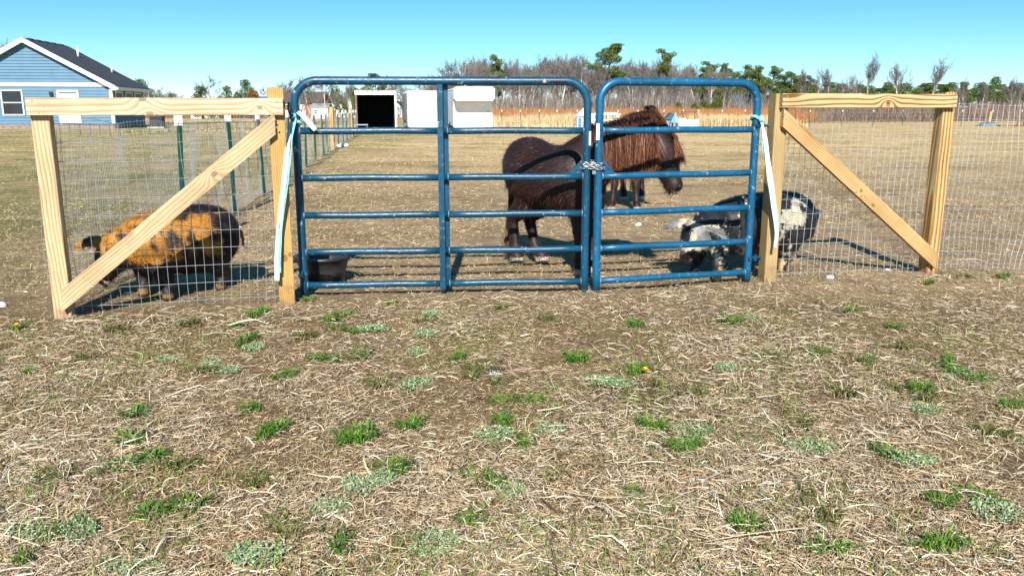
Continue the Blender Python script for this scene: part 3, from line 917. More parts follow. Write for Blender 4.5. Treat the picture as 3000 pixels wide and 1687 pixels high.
def locks(name, roots, tips_fn, n, width, cols, parent, seed=0, segs=6, jitter=.02, wav=.012):
    """long hair: ribbons from roots (polyline sampled) down to tips"""
    rr = np.random.default_rng(seed)
    roots = np.asarray(roots, float)
    V, Fc, C = [], [], []
    for k in range(n):
        u = rr.uniform(0, len(roots) - 1); i = int(min(u, len(roots) - 2)); f = u - i
        r0 = roots[i] * (1 - f) + roots[i + 1] * f + rr.normal(0, .008, 3)
        pts = tips_fn(r0, u / (len(roots) - 1), rr)
        t = np.linspace(0, 1, segs + 1)
        tt = np.linspace(0, 1, len(pts))
        path = np.column_stack([np.interp(t, tt, [q[a] for q in pts]) for a in range(3)])
        ph = rr.uniform(0, 6.28)
        path += np.outer(np.sin(t * rr.uniform(4, 9) + ph) * t * wav, rr.normal(0, 1, 3))
        wd = width * rr.uniform(.5, 1.5) * (1 - t ** 2.5 * .85)
        ang = rr.uniform(0, math.pi); sd = np.array([math.cos(ang), math.sin(ang) * .6, rr.uniform(-.2, .2)])
        b = len(V)
        c0, c1 = cols(u / (len(roots) - 1), rr)
        for q in range(segs + 1):
            V += [path[q] - sd * wd[q], path[q] + sd * wd[q]]
            c = np.array(c0) * (1 - t[q]) + np.array(c1) * t[q]; C += [c, c]
        for q in range(segs):
            Fc.append((b + 2 * q, b + 2 * q + 1, b + 2 * q + 3, b + 2 * q + 2))
    return link(name, mesh_np(name, np.array(V), np.array(Fc), np.array(C)), M['hair'], parent)

def ball(name, p, r, mat, parent, sq=(1, 1, 1)):
    V, Fc = [], []
    n, m = 12, 8
    for i in range(m + 1):
        a = math.pi * i / m
        for j in range(n):
            b = 2 * math.pi * j / n
            V.append((p[0] + r * sq[0] * math.sin(a) * math.cos(b), p[1] + r * sq[1] * math.sin(a) * math.sin(b), p[2] + r * sq[2] * math.cos(a)))
    for i in range(m):
        for j in range(n): Fc.append((i * n + j, (i + 1) * n + j, (i + 1) * n + (j + 1) % n, i * n + (j + 1) % n))
    return link(name, mesh_np(name, V, Fc, smooth=True), mat, parent)
M['eye'] = plain('wet_eye', (.006, .004, .004), .08, 0, .2, 40)

def leg(g, pts, rad, side):
    """jointed leg: pts = joints from body to hoof sole, rad = (across, fore-aft) radii"""
    g.loft(pts, [r[0] for r in rad], [r[1] for r in rad], side, 14)

def ear_flap(g, base, tip, w, nrm, th=.008, droop=.0):
    base, tip, nrm = (np.array(q, float) for q in (base, tip, nrm))
    ax = tip - base; sd = np.cross(ax, nrm); sd /= np.linalg.norm(sd)
    pts = [base - ax * .12, base + ax * .12, base + ax * .4 + nrm * .015, base + ax * .7 + nrm * .015 - np.array([0, 0, droop * .4]), tip - np.array([0, 0, droop])]
    g.loft(pts, [w * .55, w * .9, w, w * .7, w * .12], [th * 1.6, th * 1.3, th, th * .9, th * .6], sd, 12)

DARK0, DARK1 = np.array([.010, .006, .006]), np.array([.022, .008, .006])
def pony_colour(V, Nn, seed, hoofz=.055):
    n = vnoise(V, 5, seed)[:, None]; n2 = vnoise(V, 16, seed + 1)[:, None]
    c = DARK0 * (1 - n) + DARK1 * n
    c = c * (.7 + .6 * n2)
    hz = V[:, 2] < hoofz
    c[hz] = np.array([.34, .29, .22]) * (.6 + .8 * n2[hz])
    mid = (V[:, 2] >= hoofz) & (V[:, 2] < .16)
    c[mid] = c[mid] * 1.1 + np.array([.005, .002, .001])
    return c

def pony(label, torso, tr, neck, nr, head, hr, legs, ears, headside, crest, seed, flow, tail, eyes, mane_side, hairy=1.0):
    g = Geo()
    tdir = np.array(torso[-1]) - np.array(torso[0]); tdir[2] = 0; tdir /= np.linalg.norm(tdir)
    lat = np.array([-tdir[1], tdir[0], 0])
    g.loft(torso, [a for a, b in tr], [b for a, b in tr], lat, 24)
    g.loft(neck, [a for a, b in nr], [b for a, b in nr], headside, 20)
    g.loft(head, [a for a, b in hr], [b for a, b in hr], headside, 18)
    for pts, rad in legs: leg(g, pts, rad, lat)
    for b_, t_, w_, n_e in ears: ear_flap(g, b_, t_, w_, n_e, .010)
    me, V, Nn = solidify_body('body', g, .013, 5)
    c = pony_colour(V, Nn, seed)
    set_col(me, c)
    root = thing('pony', label, 'pony', (torso[2][0], torso[2][1], 0), 'shaggy dark ponies in the pasture')
    body = link('body', me, M['coat'], root)
    back = -tdir + np.array([0, 0, -.7])
    keep = V[:, 2] > .075
    rb = np.clip((vnoise(V, 3.2, seed + 7) - .35) * 2.2, 0, 1)[:, None]
    hc = c * .6 + np.array([.0025, .0015, .002]) + rb * np.array([.034, .011, .008])
    fur('coat_hair', V, Nn, hc, int(30000 * hairy), .030, .0011, back, root, .20, seed, keep, shade=(.25, 2.1))
    low = (V[:, 2] > .40) & (V[:, 2] < .62)
    fur('belly_hair', V, Nn, hc, int(2600 * hairy), .075, .0018, np.array([tdir[0] * -.3, tdir[1] * -.3, -1]), root, .15, seed + 1, low)
    fet = (V[:, 2] > .06) & (V[:, 2] < .17)
    fur('fetlock_hair', V, Nn, hc * 1.1, int(900 * hairy), .05, .0016, np.array([0, 0, -1.0]), root, .3, seed + 2, fet)['kind'] = 'stuff'
    def mcols(u, rr):
        k = rr.uniform()
        if k < .45: return np.array([.012, .005, .004]) * rr.uniform(.6, 1.6), np.array([.045, .014, .008]) * rr.uniform(.4, 1.6)
        if k < .86: return np.array([.026, .009, .007]) * rr.uniform(.6, 1.5), np.array([.17, .052, .020]) * rr.uniform(.4, 1.4)
        return np.array([.055, .02, .012]), np.array([.30, .115, .032]) * rr.uniform(.5, 1.3)
    locks('mane', crest, flow, int(2600 * hairy), .0024, mcols, root, seed + 3, 7)
    def spiky(r0, u, rr):
        e = r0 + np.array([-.06 + rr.normal(0, .03), rr.normal(0, .02), rr.uniform(.01, .035)])
        return [r0 - np.array([0, 0, .03]), (r0 + e) / 2 + np.array([0, 0, .012]), e]
    locks('crest_hair', crest, spiky, int(520 * hairy), .0028, lambda u, rr: (np.array([.014, .008, .007]), np.array([.05, .022, .016]) * rr.uniform(.5, 1.8)), root, seed + 4, 4)
    # forelock over the face
    hp = np.array(head); pol = hp[0]
    def fore(r0, u, rr):
        k_ = rr.uniform(.1, .75)
        e = hp[2] * (1 - k_) + hp[3] * k_ + mane_side * rr.uniform(-.02, .115) + np.array([rr.uniform(.05, .125), 0, rr.uniform(-.01, .05)])
        m_ = hp[1] + mane_side * rr.uniform(-.02, .08) + np.array([.125, 0, .035])
        return [r0, r0 + np.array([.04, 0, .015]) + mane_side * .02, m_, e]
    locks('forelock', [pol + [-.02, 0, .085], pol + [.05, 0, .075]], fore, int(900 * hairy), .0024, mcols, root, seed + 5, 6)
    t0, t1 = np.array(tail[0]), np.array(tail[1])
    def tl(r0, u, rr):
        e = t1 + rr.normal(0, .028, 3) * np.array([1, 1, .9])
        return [r0, r0 + (t0 - np.array(torso[1])) * .25 + np.array([0, 0, -.12]), (t0 + t1) / 2 + rr.normal(0, .012, 3), e]
    locks('tail', [t0 + [0, 0, .02], t0 + [0, 0, -.05]], tl, int(420 * hairy), .0032, mcols, root, seed + 6, 7)
    for e in eyes: ball('eye', e, .013, M['eye'], root)
    nz = hp[-3]; ax_ = hp[-1] - hp[-4]; ax_ /= np.linalg.norm(ax_); fw = np.cross(np.array(headside) / np.linalg.norm(headside), ax_); fw *= np.sign(fw[0])
    ball('nostril', nz + mane_side * .046 + fw * .026 + ax_ * .012, .011, M['black'], root, (.8, .6, 1.2))
    mg = Geo(); c0_ = hp[-2] - fw * .018
    mg.tube([c0_ + mane_side * .030 + fw * .038 + ax_ * .012, c0_ + mane_side * .050 + ax_ * .004, c0_ + mane_side * .054 - fw * .03 - ax_ * .02], .0035, 6)
    link('mouth', mg.mesh('mouth', True), M['black'], root)
    return root

def push_back(pts, y0=6.2, k=.72, ground=False):
    out = []
    for p in pts:
        p = np.array(p, float); ny = y0 + (p[1] - y0) * k if p[1] < y0 else p[1]; f = ny / p[1]
        out.append((p[0] * f, ny, p[2] if ground else CAMH + (p[2] - CAMH) * f))
    return out
# near pony: hindquarters to the left, head turned to the right
A_torso = [(.03, 6.34, .68), (.05, 6.30, .70), (.12, 6.20, .705), (.24, 6.00, .675), (.38, 5.80, .67), (.50, 5.64, .69), (.57, 5.55, .70)]
A_tr = [(.06, .08), (.14, .18), (.215, .24), (.235, .22), (.245, .235), (.19, .23), (.09, .13)]
A_neck = [(.38, 5.76, .71), (.54, 5.65, .80), (.70, 5.60, .875), (.82, 5.57, .915), (.92, 5.55, .955)]
A_nr = [(.12, .175), (.13, .20), (.105, .165), (.09, .135), (.075, .10)]
A_head = [(.89, 5.55, .985), (.945, 5.53, .925), (.99, 5.505, .84), (1.022, 5.48, .755), (1.047, 5.46, .69), (1.064, 5.445, .648), (1.072, 5.44, .625), (1.075, 5.437, .612)]
A_hr = [(.065, .07), (.095, .105), (.098, .125), (.070, .090), (.056, .068), (.058, .064), (.050, .054), (.022, .024)]
def qleg(hip, stifle, hock, fet, hoof, r0=.15, sc=1.0):
    h = np.array(hoof, float); f = np.array(fet, float)
    pts = [hip, stifle, tuple((np.array(stifle) + np.array(hock)) / 2 + [0, 0, -.01]), hock, tuple((np.array(hock) + f) / 2), fet, tuple(h + [0, 0, .045]), tuple(h)]
    rad = [(r0 * .75, r0), (.095 * sc, .125 * sc), (.065 * sc, .08 * sc), (.046 * sc, .058 * sc), (.037 * sc, .042 * sc), (.044 * sc, .048 * sc), (.050 * sc, .055 * sc), (.056 * sc, .060 * sc)]
    return pts, rad
A_legs = [
    qleg((.11, 6.16, .66), (.12, 6.06, .50), (.005, 6.20, .34), (.025, 6.15, .105), (.035, 6.12, .006), .15),
    qleg((.20, 6.28, .66), (.26, 6.18, .49), (.135, 6.29, .34), (.175, 6.22, .105), (.225, 6.16, .006), .15),
    qleg((.46, 5.60, .62), (.46, 5.62, .50), (.458, 5.55, .29), (.458, 5.50, .10), (.460, 5.455, .006), .13, .92),
    qleg((.54, 5.68, .62), (.545, 5.70, .50), (.545, 5.66, .29), (.545, 5.63, .10), (.548, 5.60, .006), .12, .92)]
A_ears = [((.90, 5.49, 1.025), (.905, 5.465, 1.105), .028, (.6, -.8, 0)), ((.90, 5.60, 1.03), (.91, 5.63, 1.11), .028, (.6, .8, 0))]
A_crest = [P(1735, 378, 5.66), P(1780, 376, 5.63), P(1830, 364, 5.60), P(1880, 356, 5.57), P(1910, 354, 5.555)]
def A_flow(r0, u, rr):
    L = rr.uniform(.20, .34) + .06 * math.sin(u * 3)
    return [r0, r0 + np.array([.0, -.08, -.015]), r0 + np.array([.012, -.15, -.10]), r0 + np.array([.015 + rr.normal(0, .02), -.165 + rr.normal(0, .012), -L])]
A_torso, A_neck, A_head, A_crest = (push_back(q) for q in (A_torso, A_neck, A_head, A_crest))
A_legs = [(push_back(p_, ground=True), r_) for p_, r_ in A_legs]
A_ears = [(push_back([b_])[0], push_back([t_])[0], w_, n_e) for b_, t_, w_, n_e in A_ears]
A_eye = push_back([(.995, 5.41, .885)])
A_crest = [np.array(q) for q in A_crest]
pony('shaggy dark brown pony close behind the gate with its head hanging low', A_torso, A_tr, A_neck, A_nr, A_head, A_hr, A_legs, A_ears,
     (0.12, 1, 0), A_crest, 31, A_flow, ((.01, 6.36, .80), (-.01, 6.26, .06)), A_eye, np.array([0, -1., 0]))

# second pony further back, facing the gate
B_torso = [(1.60, 10.85, .70), (1.57, 10.72, .71), (1.52, 10.52, .72), (1.44, 10.2, .69), (1.36, 9.9, .69), (1.30, 9.66, .72), (1.28, 9.55, .72)]
B_tr = [(.06, .08), (.16, .18), (.235, .24), (.25, .225), (.245, .23), (.19, .22), (.09, .13)]
B_neck = [(1.27, 9.72, .80), (1.31, 9.58, .88), (1.38, 9.50, .955), (1.46, 9.46, 1.01), (1.54, 9.44, 1.03)]
B_nr = [(.13, .18), (.12, .17), (.10, .145), (.085, .115), (.07, .09)]
B_head = [(1.50, 9.44, 1.07), (1.52, 9.44, 1.045), (1.57, 9.42, .985), (1.61, 9.40, .90), (1.645, 9.38, .81), (1.67, 9.36, .74), (1.685, 9.35, .69), (1.69, 9.345, .67)]
B_legs = [
    qleg((1.22, 9.62, .62), (1.20, 9.62, .50), (1.18, 9.56, .29), (1.155, 9.52, .10), (1.14, 9.47, .006), .13, .95),
    qleg((1.38, 9.60, .62), (1.40, 9.60, .50), (1.425, 9.54, .29), (1.43, 9.50, .10), (1.435, 9.46, .006), .13, .95),
    qleg((1.44, 10.6, .66), (1.42, 10.5, .50), (1.43, 10.72, .34), (1.43, 10.66, .10), (1.43, 10.60, .006), .16),
    qleg((1.64, 10.66, .66), (1.66, 10.56, .50), (1.68, 10.78, .34), (1.67, 10.72, .10), (1.66, 10.66, .006), .16)]
B_ears = [((1.525, 9.38, 1.085), (1.53, 9.36, 1.165), .028, (.6, -.8, 0)), ((1.525, 9.5, 1.085), (1.53, 9.52, 1.16), .028, (.6, .8, 0))]
B_crest = [P(1788, 372, 9.62), P(1815, 356, 9.55), P(1850, 343, 9.48), P(1885, 333, 9.44), P(1915, 331, 9.42)]
def B_flow(r0, u, rr):
    L = rr.uniform(.18, .30)
    return [r0, r0 + np.array([.0, -.07, -.01]), r0 + np.array([.01, -.13, -.09]), r0 + np.array([.02 + rr.normal(0, .02), -.15 + rr.normal(0, .012), -L])]
pony('second dark brown pony standing behind the first, raised mane showing over it', B_torso, B_tr, B_neck, B_nr, B_head, A_hr, B_legs, B_ears,
     (0.12, 1, 0), B_crest, 47, B_flow, ((1.61, 10.88, .78), (1.60, 10.92, .1)), [(1.60, 9.31, .955)], np.array([0, -1., 0]), .8)

# ---- pigs
def pig(label, torso, tr, head, hr, legs, ears, snout, headside, colour, seed, eyes, tail, comb, group, hl=.032):
    g = Geo()
    tdir = np.array(torso[-1]) - np.array(torso[0]); tdir[2] = 0; tdir /= np.linalg.norm(tdir)
    lat = np.array([-tdir[1], tdir[0], 0])
    g.loft(torso, [a for a, b in tr], [b for a, b in tr], lat, 26)
    g.loft(head, [a for a, b in hr], [b for a, b in hr], headside, 20)
    for pts, rad in legs: leg(g, pts, rad, lat)
    for b_, t_, w_, n_e, dr in ears: ear_flap(g, b_, t_, w_, n_e, .0095, dr)
    me, V, Nn = solidify_body('body', g, .012, 5)
    c = colour(V, Nn)
    set_col(me, c * .75)
    root = thing('pig', label, 'pig', (torso[2][0], torso[2][1], 0), group)
    link('body', me, M['coat'], root)
    keep = V[:, 2] > .075
    fur('coat_hair', V, Nn, c, 26000, hl, .0010, comb, root, .22, seed, keep)
    # snout disc with two nostrils
    p, dr = np.array(snout[0]), np.array(snout[1]); dr = dr / np.linalg.norm(dr)
    sg = Geo(); sg.tube([p, p + dr * .012, p + dr * .020], [.046, .048, .043], 16)
    sn = link('snout', sg.mesh('snout', True), M['snout'], root)
    u = np.cross(dr, [0, 0, 1.]); u /= np.linalg.norm(u); w = np.cross(u, dr)
    for s in (-1, 1):
        q = p + u * s * .016 + w * .004
        ng = Geo(); ng.tube([q + dr * .018, q + dr * .0215], .008, 8); link('nostril', ng.mesh('nostril'), M['black'], sn)
    for e in eyes: ball('eye', e, .010, M['eye'], root)
    tg = Geo(); tg.tube(tail, np.linspace(.016, .006, len(tail)), 8)
    tm = tg.mesh('tail', True, np.tile(np.array(colour(np.array([tail[0]]), np.array([[0, 0, 1.]]))[0]), (8 * len(tail), 1)))
    link('tail', tm, M['coat'], root)
    return root
M['snout'] = plain('snout_skin', (.10, .05, .045), .55, 0, .3, 40, .3, 120)
def pleg(top, mid, ankle, hoof, r=.09):
    h = np.array(hoof, float)
    return ([top, mid, ankle, tuple(h + [0, 0, .05]), tuple(h)], [(r, r * 1.15), (r * .68, r * .78), (.036, .040), (.030, .034), (.032, .039)])

# blotches on the ginger pig: x, z, half sizes, slant
GB = [(516, 697, 15, 26, .35), (530, 705, 12, 22, .35), (560, 705, 14, 26, .4), (610, 697, 10, 18, .3), (455, 682, 9, 10, .3), (514, 634, 20, 14, .2), (545, 622, 24, 9, .1), (583, 630, 20, 11, .3),
      (628, 650, 12, 18, .5), (500, 750, 11, 14, .2), (544, 748, 12, 18, .2), (576, 748, 14, 18, .2), (650, 765, 20, 20, 0), (470, 720, 9, 16, .3), (380, 690, 16, 14, .2), (415, 668, 12, 9, .2), (350, 735, 14, 20, .2), (655, 712, 9, 14, .3)]
GB = [(P(px, py, 4.95)[0], P(px, py, 4.95)[2], rx / 375, rz / 375, sl_) for px, py, rx, rz, sl_ in GB]
def ginger(V, Nn):
    n2 = vnoise(V, 34, 8); n3 = vnoise(V, 7, 9); n5 = vnoise(V * [1, 1, .45], 70, 4)
    wt = np.zeros(len(V))
    for bx, bz, rx, rz, sl_ in GB:
        dz = V[:, 2] - bz; dx = V[:, 0] - bx + dz * sl_ * .9
        wt = np.maximum(wt, np.clip((.95 + (n3 - .5) * 1.1 + (n5 - .5) * 1.5 - (dx / rx) ** 2 - (dz / rz) ** 2) / .7, 0, 1))
    wt[V[:, 1] > 5.30] = 0
    spine = (V[:, 2] > .525 + (n3 - .5) * .05) & (V[:, 0] > -2.16)
    low = V[:, 2] < .235 + (n3 - .5) * .14
    face = (V[:, 0] < -2.30) & (V[:, 2] < .30 + (n3 - .5) * .06)
    rump = (V[:, 0] > -1.79 + (n3 - .5) * .16 + (n5 - .5) * .08)
    dark = spine | low | face | rump
    base = np.array([.37, .148, .018]); c = base * (.35 + 1.1 * n2)[:, None] + np.array([.14, .085, .015]) * n3[:, None]
    sx_ = np.column_stack([(V[:, 0] + V[:, 2] * .45) * 26, V[:, 1] * 6, V[:, 2] * 7.0]); st_ = np.clip((vnoise(sx_, 1.0, 15) + (n5 - .5) * .35 - .60) * 6, 0, .85)
    wt = np.maximum(wt, st_)
    c = c * (1 - wt[:, None]) + np.array([.020, .014, .012]) * wt[:, None]
    c[dark] = np.array([.014, .010, .010]) * (.6 + 1.2 * n2[dark])[:, None]
    foot = (V[:, 2] < .060 + (n3 - .5) * .05)
    c[foot] = np.array([.36, .20, .07]) * (.35 + .9 * n2[foot])[:, None]
    hf = V[:, 2] < .028
    c[hf] = np.array([.07, .045, .03]) * (.5 + .8 * n2[hf])[:, None]
    return c
L_torso = [(-1.745, 5.20, .30), (-1.79, 5.17, .315), (-1.88, 5.12, .335), (-2.03, 5.02, .342), (-2.15, 4.95, .335), (-2.26, 4.885, .32), (-2.33, 4.85, .30)]
L_tr = [(.05, .07), (.125, .16), (.185, .212), (.205, .212), (.19, .195), (.155, .165), (.09, .10)]
L_head = [(-2.22, 4.91, .33), (-2.30, 4.87, .315), (-2.36, 4.84, .27), (-2.395, 4.815, .215), (-2.415, 4.795, .165), (-2.425, 4.785, .14)]
L_hr = [(.12, .13), (.125, .135), (.110, .115), (.08, .085), (.055, .06), (.045, .045)]
L_legs = [pleg((-2.10, 4.87, .26), (-2.08, 4.84, .17), (-2.06, 4.82, .09), (-2.045, 4.795, .002), .085),
          pleg((-2.25, 4.96, .26), (-2.25, 4.95, .17), (-2.24, 4.93, .09), (-2.24, 4.905, .002), .08),
          pleg((-1.86, 5.05, .27), (-1.84, 5.08, .18), (-1.815, 5.12, .10), (-1.83, 5.085, .002), .10),
          pleg((-1.93, 5.25, .27), (-1.92, 5.28, .18), (-1.90, 5.31, .10), (-1.91, 5.28, .002), .095)]
L_ears = [((-2.37, 4.80, .375), (-2.555, 4.755, .335), .055, (.1, -.6, .75), .0), ((-2.33, 4.90, .40), (-2.46, 5.0, .39), .05, (-.3, .3, .85), .02)]
def away(pts, k=1.02): return [(p[0] * k, p[1] * k, p[2]) for p in pts]
L_torso, L_head = away(L_torso), away(L_head)
L_legs = [(away(p_), r_) for p_, r_ in L_legs]
L_ears = [(away([b_])[0], away([t_])[0], w_, n_e, dr_) for b_, t_, w_, n_e, dr_ in L_ears]
pig('ginger pig with slanting black blotches standing behind the wire of the pale timber panel', L_torso, L_tr, L_head, L_hr, L_legs, L_ears,
    (away([(-2.425, 4.782, .13)])[0], (-.45, -.35, -.6)), (.5, -.85, 0), ginger, 61, away([(-2.405, 4.745, .275), (-2.455, 4.835, .275)]),
    away([(-1.745, 5.20, .38), (-1.725, 5.22, .36), (-1.72, 5.23, .31), (-1.725, 5.24, .26)]), np.array([.75, .3, -.8]), 'pigs by the gate')

def spotted(V, Nn):
    n2 = vnoise(V, 34, 8); n3 = vnoise(V, 9, 3); n5 = vnoise(V * [1, 1, .45], 70, 4)
    X, Z = V[:, 0] - (V[:, 1] - 5.70) * .3, V[:, 2]
    c = np.array([.56, .50, .39]) * (.55 + .65 * n2)[:, None]
    j = (n3 - .5) * .05 + (n5 - .5) * .03
    blk = (X > 1.28 + j) & (X < 1.56 + j) & (Z > .385 + j)                     # shoulders
    blk |= (X > 1.47 + j) & (X < 1.585 + j) & (Z > .10)
    blk |= (X > 1.625 + j * .6) & (X < 1.86 + j) & (Z > .09)
    blk |= (X > 1.84 + j) & (Z < .35 + j * 2) & (Z > .165 + j)
    blk |= (X > 1.84) & (Z > .525 + j) | (X > 2.04 + j)
    blk |= (X > 1.86 + j) & (X < 1.93 + j) & (Z > .46)
    head = X < 1.40
    blk |= head & (Z < .195 + j)
    blk |= head & (X > 1.19) & (X < 1.26) & (Z > .27) & (Z < .37) & (n3 > .42)
    blk |= (X < 1.46) & (Z < .16) & (Z > .07)
    br = vnoise(V, 13, 21) + (n5 - .5) * .3
    blk = (blk & (br < .80)) | (~blk & (br > .70) & (X > 1.1))
    c[blk] = np.array([.013, .014, .018]) * (.6 + 1.3 * n2[blk])[:, None]
    earL = (X < 1.16) & (Z > .30); earR = (V[:, 1] < 5.49) & (X > 1.30) & (Z > .24)
    er = earL | earR
    c[er] = np.array([.22, .215, .215]) * (.5 + .9 * n2[er])[:, None]
    dirty = (Z < .12) & ~blk
    c[dirty] = np.array([.50, .33, .14]) * (.6 + .7 * n2[dirty])[:, None]
    gr = blk & (n5 > .90) & (Z > .3)
    c[gr] = np.array([.20, .19, .18])
    return c
R_torso = [(2.165, 6.06, .33), (2.12, 6.04, .345), (2.02, 5.98, .355), (1.85, 5.90, .352), (1.66, 5.81, .345), (1.50, 5.74, .335), (1.38, 5.68, .32)]
R_tr = [(.05, .08), (.14, .16), (.195, .205), (.21, .215), (.21, .212), (.185, .19), (.12, .13)]
R_head = [(1.44, 5.70, .33), (1.34, 5.63, .325), (1.27, 5.58, .295), (1.225, 5.545, .245), (1.195, 5.515, .20), (1.18, 5.50, .172)]
R_hr = [(.14, .15), (.135, .14), (.125, .12), (.095, .09), (.064, .062), (.05, .046)]
R_legs = [pleg((1.43, 5.62, .27), (1.41, 5.58, .17), (1.395, 5.53, .09), (1.385, 5.485, .002), .085),
          pleg((1.36, 5.78, .27), (1.34, 5.80, .17), (1.32, 5.80, .09), (1.30, 5.775, .002), .08),
          pleg((1.98, 5.82, .28), (1.97, 5.82, .18), (1.955, 5.83, .10), (1.925, 5.79, .002), .10),
          pleg((2.06, 6.06, .28), (2.07, 6.07, .18), (2.08, 6.07, .10), (2.03, 6.04, .002), .095)]
R_ears = [((1.235, 5.67, .385), (1.035, 5.68, .325), .055, (-.1, -.55, .8), .0), ((1.315, 5.51, .365), (1.425, 5.40, .285), .062, (.45, -.55, .6), .0)]
pig('black and cream spotted pig with floppy ears behind the narrow blue gate', R_torso, R_tr, R_head, R_hr, R_legs, R_ears,
    ((1.178, 5.497, .166), (-.5, -.45, -.5)), (.65, -.76, 0), spotted, 62, [(1.265, 5.455, .268), (1.165, 5.60, .262)],
    [(2.165, 6.06, .42), (2.20, 6.07, .40), (2.215, 6.06, .32), (2.21, 6.05, .23), (2.205, 6.05, .17)], np.array([.7, .35, -.75]), 'pigs by the gate', .020)

# ------------------------------------------------------------------ tubs and litter
def tub(name, label, c, r0, r1, h, mat, handles=True):
    root = thing(name, label, 'tub', c)
    n = 40; prof = [(r0 * .9, .012), (r0, 0), (r0 + (r1 - r0) * .5, h * .5), (r1, h - .02), (r1 + .012, h - .02), (r1 + .014, h), (r1 - .006, h), (r1 - .012, h - .03), (r0 - .008, .02), (.001, .02)]
    V = [(c[0] + r * math.cos(t), c[1] + r * math.sin(t), z) for r, z in prof for t in np.linspace(0, 2 * math.pi, n, endpoint=False)]
    Fc = [(i * n + j, i * n + (j + 1) % n, (i + 1) * n + (j + 1) % n, (i + 1) * n + j) for i in range(len(prof) - 1) for j in range(n)]
    link('shell', mesh_np('shell', V, Fc, smooth=True), mat, root)
    if handles:
        for a in (.3, math.pi + .3):
            g = Geo(); q = np.array([c[0] + (r1 + .012) * math.cos(a), c[1] + (r1 + .012) * math.sin(a), h - .012]); tt = np.array([-math.sin(a), math.cos(a), 0]); rr_ = np.array([math.cos(a), math.sin(a), 0])
            g.tube([q + tt * .06 * math.cos(t) + rr_ * .03 * math.sin(t) for t in np.linspace(0, math.pi, 12)], .007, 6)
            link('handle', g.mesh('handle', True), mat, root)
    return root
tub('feed_tub', 'black rubber feed tub on the ground behind the teal gate hinge', (-1.27, 5.46, 0), .135, .172, .185, M['black_rubber'])
bk = G(2345, 692); tub('water_bucket', 'dark teal bucket standing behind the spotted pig', (bk[0], bk[1], 0), .115, .155, .24, M['teal_plastic'], False)

def rock(name, label, p, r, seed, mat, group=None, cat='stone', sq=.75):
    rr_ = np.random.default_rng(seed); V, Fc = [], []
    n, m = 14, 9
    for i in range(m + 1):
        a = math.pi * i / m
        for j in range(n):
            b = 2 * math.pi * j / n; V.append((math.sin(a) * math.cos(b), math.sin(a) * math.sin(b), math.cos(a)))
    V = np.array(V); k = .75 + .5 * vnoise(V, 1.7, seed)[:, None]
    V = V * k * r * np.array([1.15, .9, sq]) + np.array([p[0], p[1], r * sq * .55])
    for i in range(m):
        for j in range(n): Fc.append((i * n + j, (i + 1) * n + j, (i + 1) * n + (j + 1) % n, i * n + (j + 1) % n))
    return tag(link(name, mesh_np(name, V, Fc, smooth=True), mat), label, cat, group)
rock('white_stone', 'round white stone on bare soil between pony and spotted pig', G(1871, 662), .030, 1, M['stone'])
rock('white_stone', 'white stone lying beside the ginger pig rump', G(698, 670), .026, 2, M['stone'])
rock('white_stone', 'white stone on straw below the golden diagonal brace', G(2431, 818), .024, 3, M['stone'])
rock('white_stone', 'white stone in grass left of the pale timber post', G(6, 900), .030, 4, M['stone'])
rock('white_stone', 'small white stone on straw beneath the spotted pig hind feet', G(2600, 795), .018, 5, M['stone'])
rock('plastic_bag', 'crumpled white plastic bag at the foot of the long side fence', G(1004, 432), .16, 6, M['white'], None, 'litter', .5)

# ------------------------------------------------------------------ buildings and other background things
M['siding'] = plain('blue_siding', (.058, .155, .245), .6, 0, .10, 2)
M['shingle'] = plain('dark_shingles', (.028, .034, .045), .9, 0, .35, 6, .5, 14)
M['brick'] = plain('brick_orange', (.42, .13, .055), .85, 0, .3, 5, .3, 20)
M['foundation'] = plain('brick_footing', (.22, .17, .15), .9, 0, .3, 8)
M['brown_roof'] = plain('brown_roof', (.085, .065, .06), .9, 0, .3, 3)
M['blue_roof'] = plain('blue_metal_roof', (.035, .16, .50), .4, .2, .1, 1)
M['teal_roof'] = plain('teal_roof', (.030, .085, .125), .7, 0, .2, 2)
M['grey_roof'] = plain('grey_roof', (.24, .25, .27), .7, 0, .15, 2)
M['alu'] = plain('grey_aluminium', (.42, .45, .47), .45, .4, .15, 2)
M['rust'] = plain('rusty_frame', (.20, .10, .06), .8, .1, .4, 12, .3, 40)
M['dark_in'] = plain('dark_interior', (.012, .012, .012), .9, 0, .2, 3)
M['car_red'] = plain('red_car_paint', (.48, .02, .05), .3, 0, .1, 2)
M['tarp_grey'] = plain('grey_tarp', (.50, .55, .58), .5, 0, .25, 4, .6, 6)
M['tarp_blue'] = plain('blue_tarp', (.05, .20, .50), .5, 0, .6, 5, .5, 6)
M['tarp_slate'] = plain('slate_tarp', (.10, .14, .16), .7, 0, .5, 3, .6, 6)
M['hvac'] = plain('hvac_metal', (.04, .045, .055), .5, .3, .2, 8)
M['hay'] = plain('hay_pile', (.50, .33, .14), .95, 0, .3, 4, .8, 10)
M['pale_sand'] = plain('pale_sand', (.45, .40, .32), .95, 0, .2, 2, .4, 8)
M['tyre'] = plain('tyre_rubber', (.018, .018, .018), .8, 0, .2, 8)

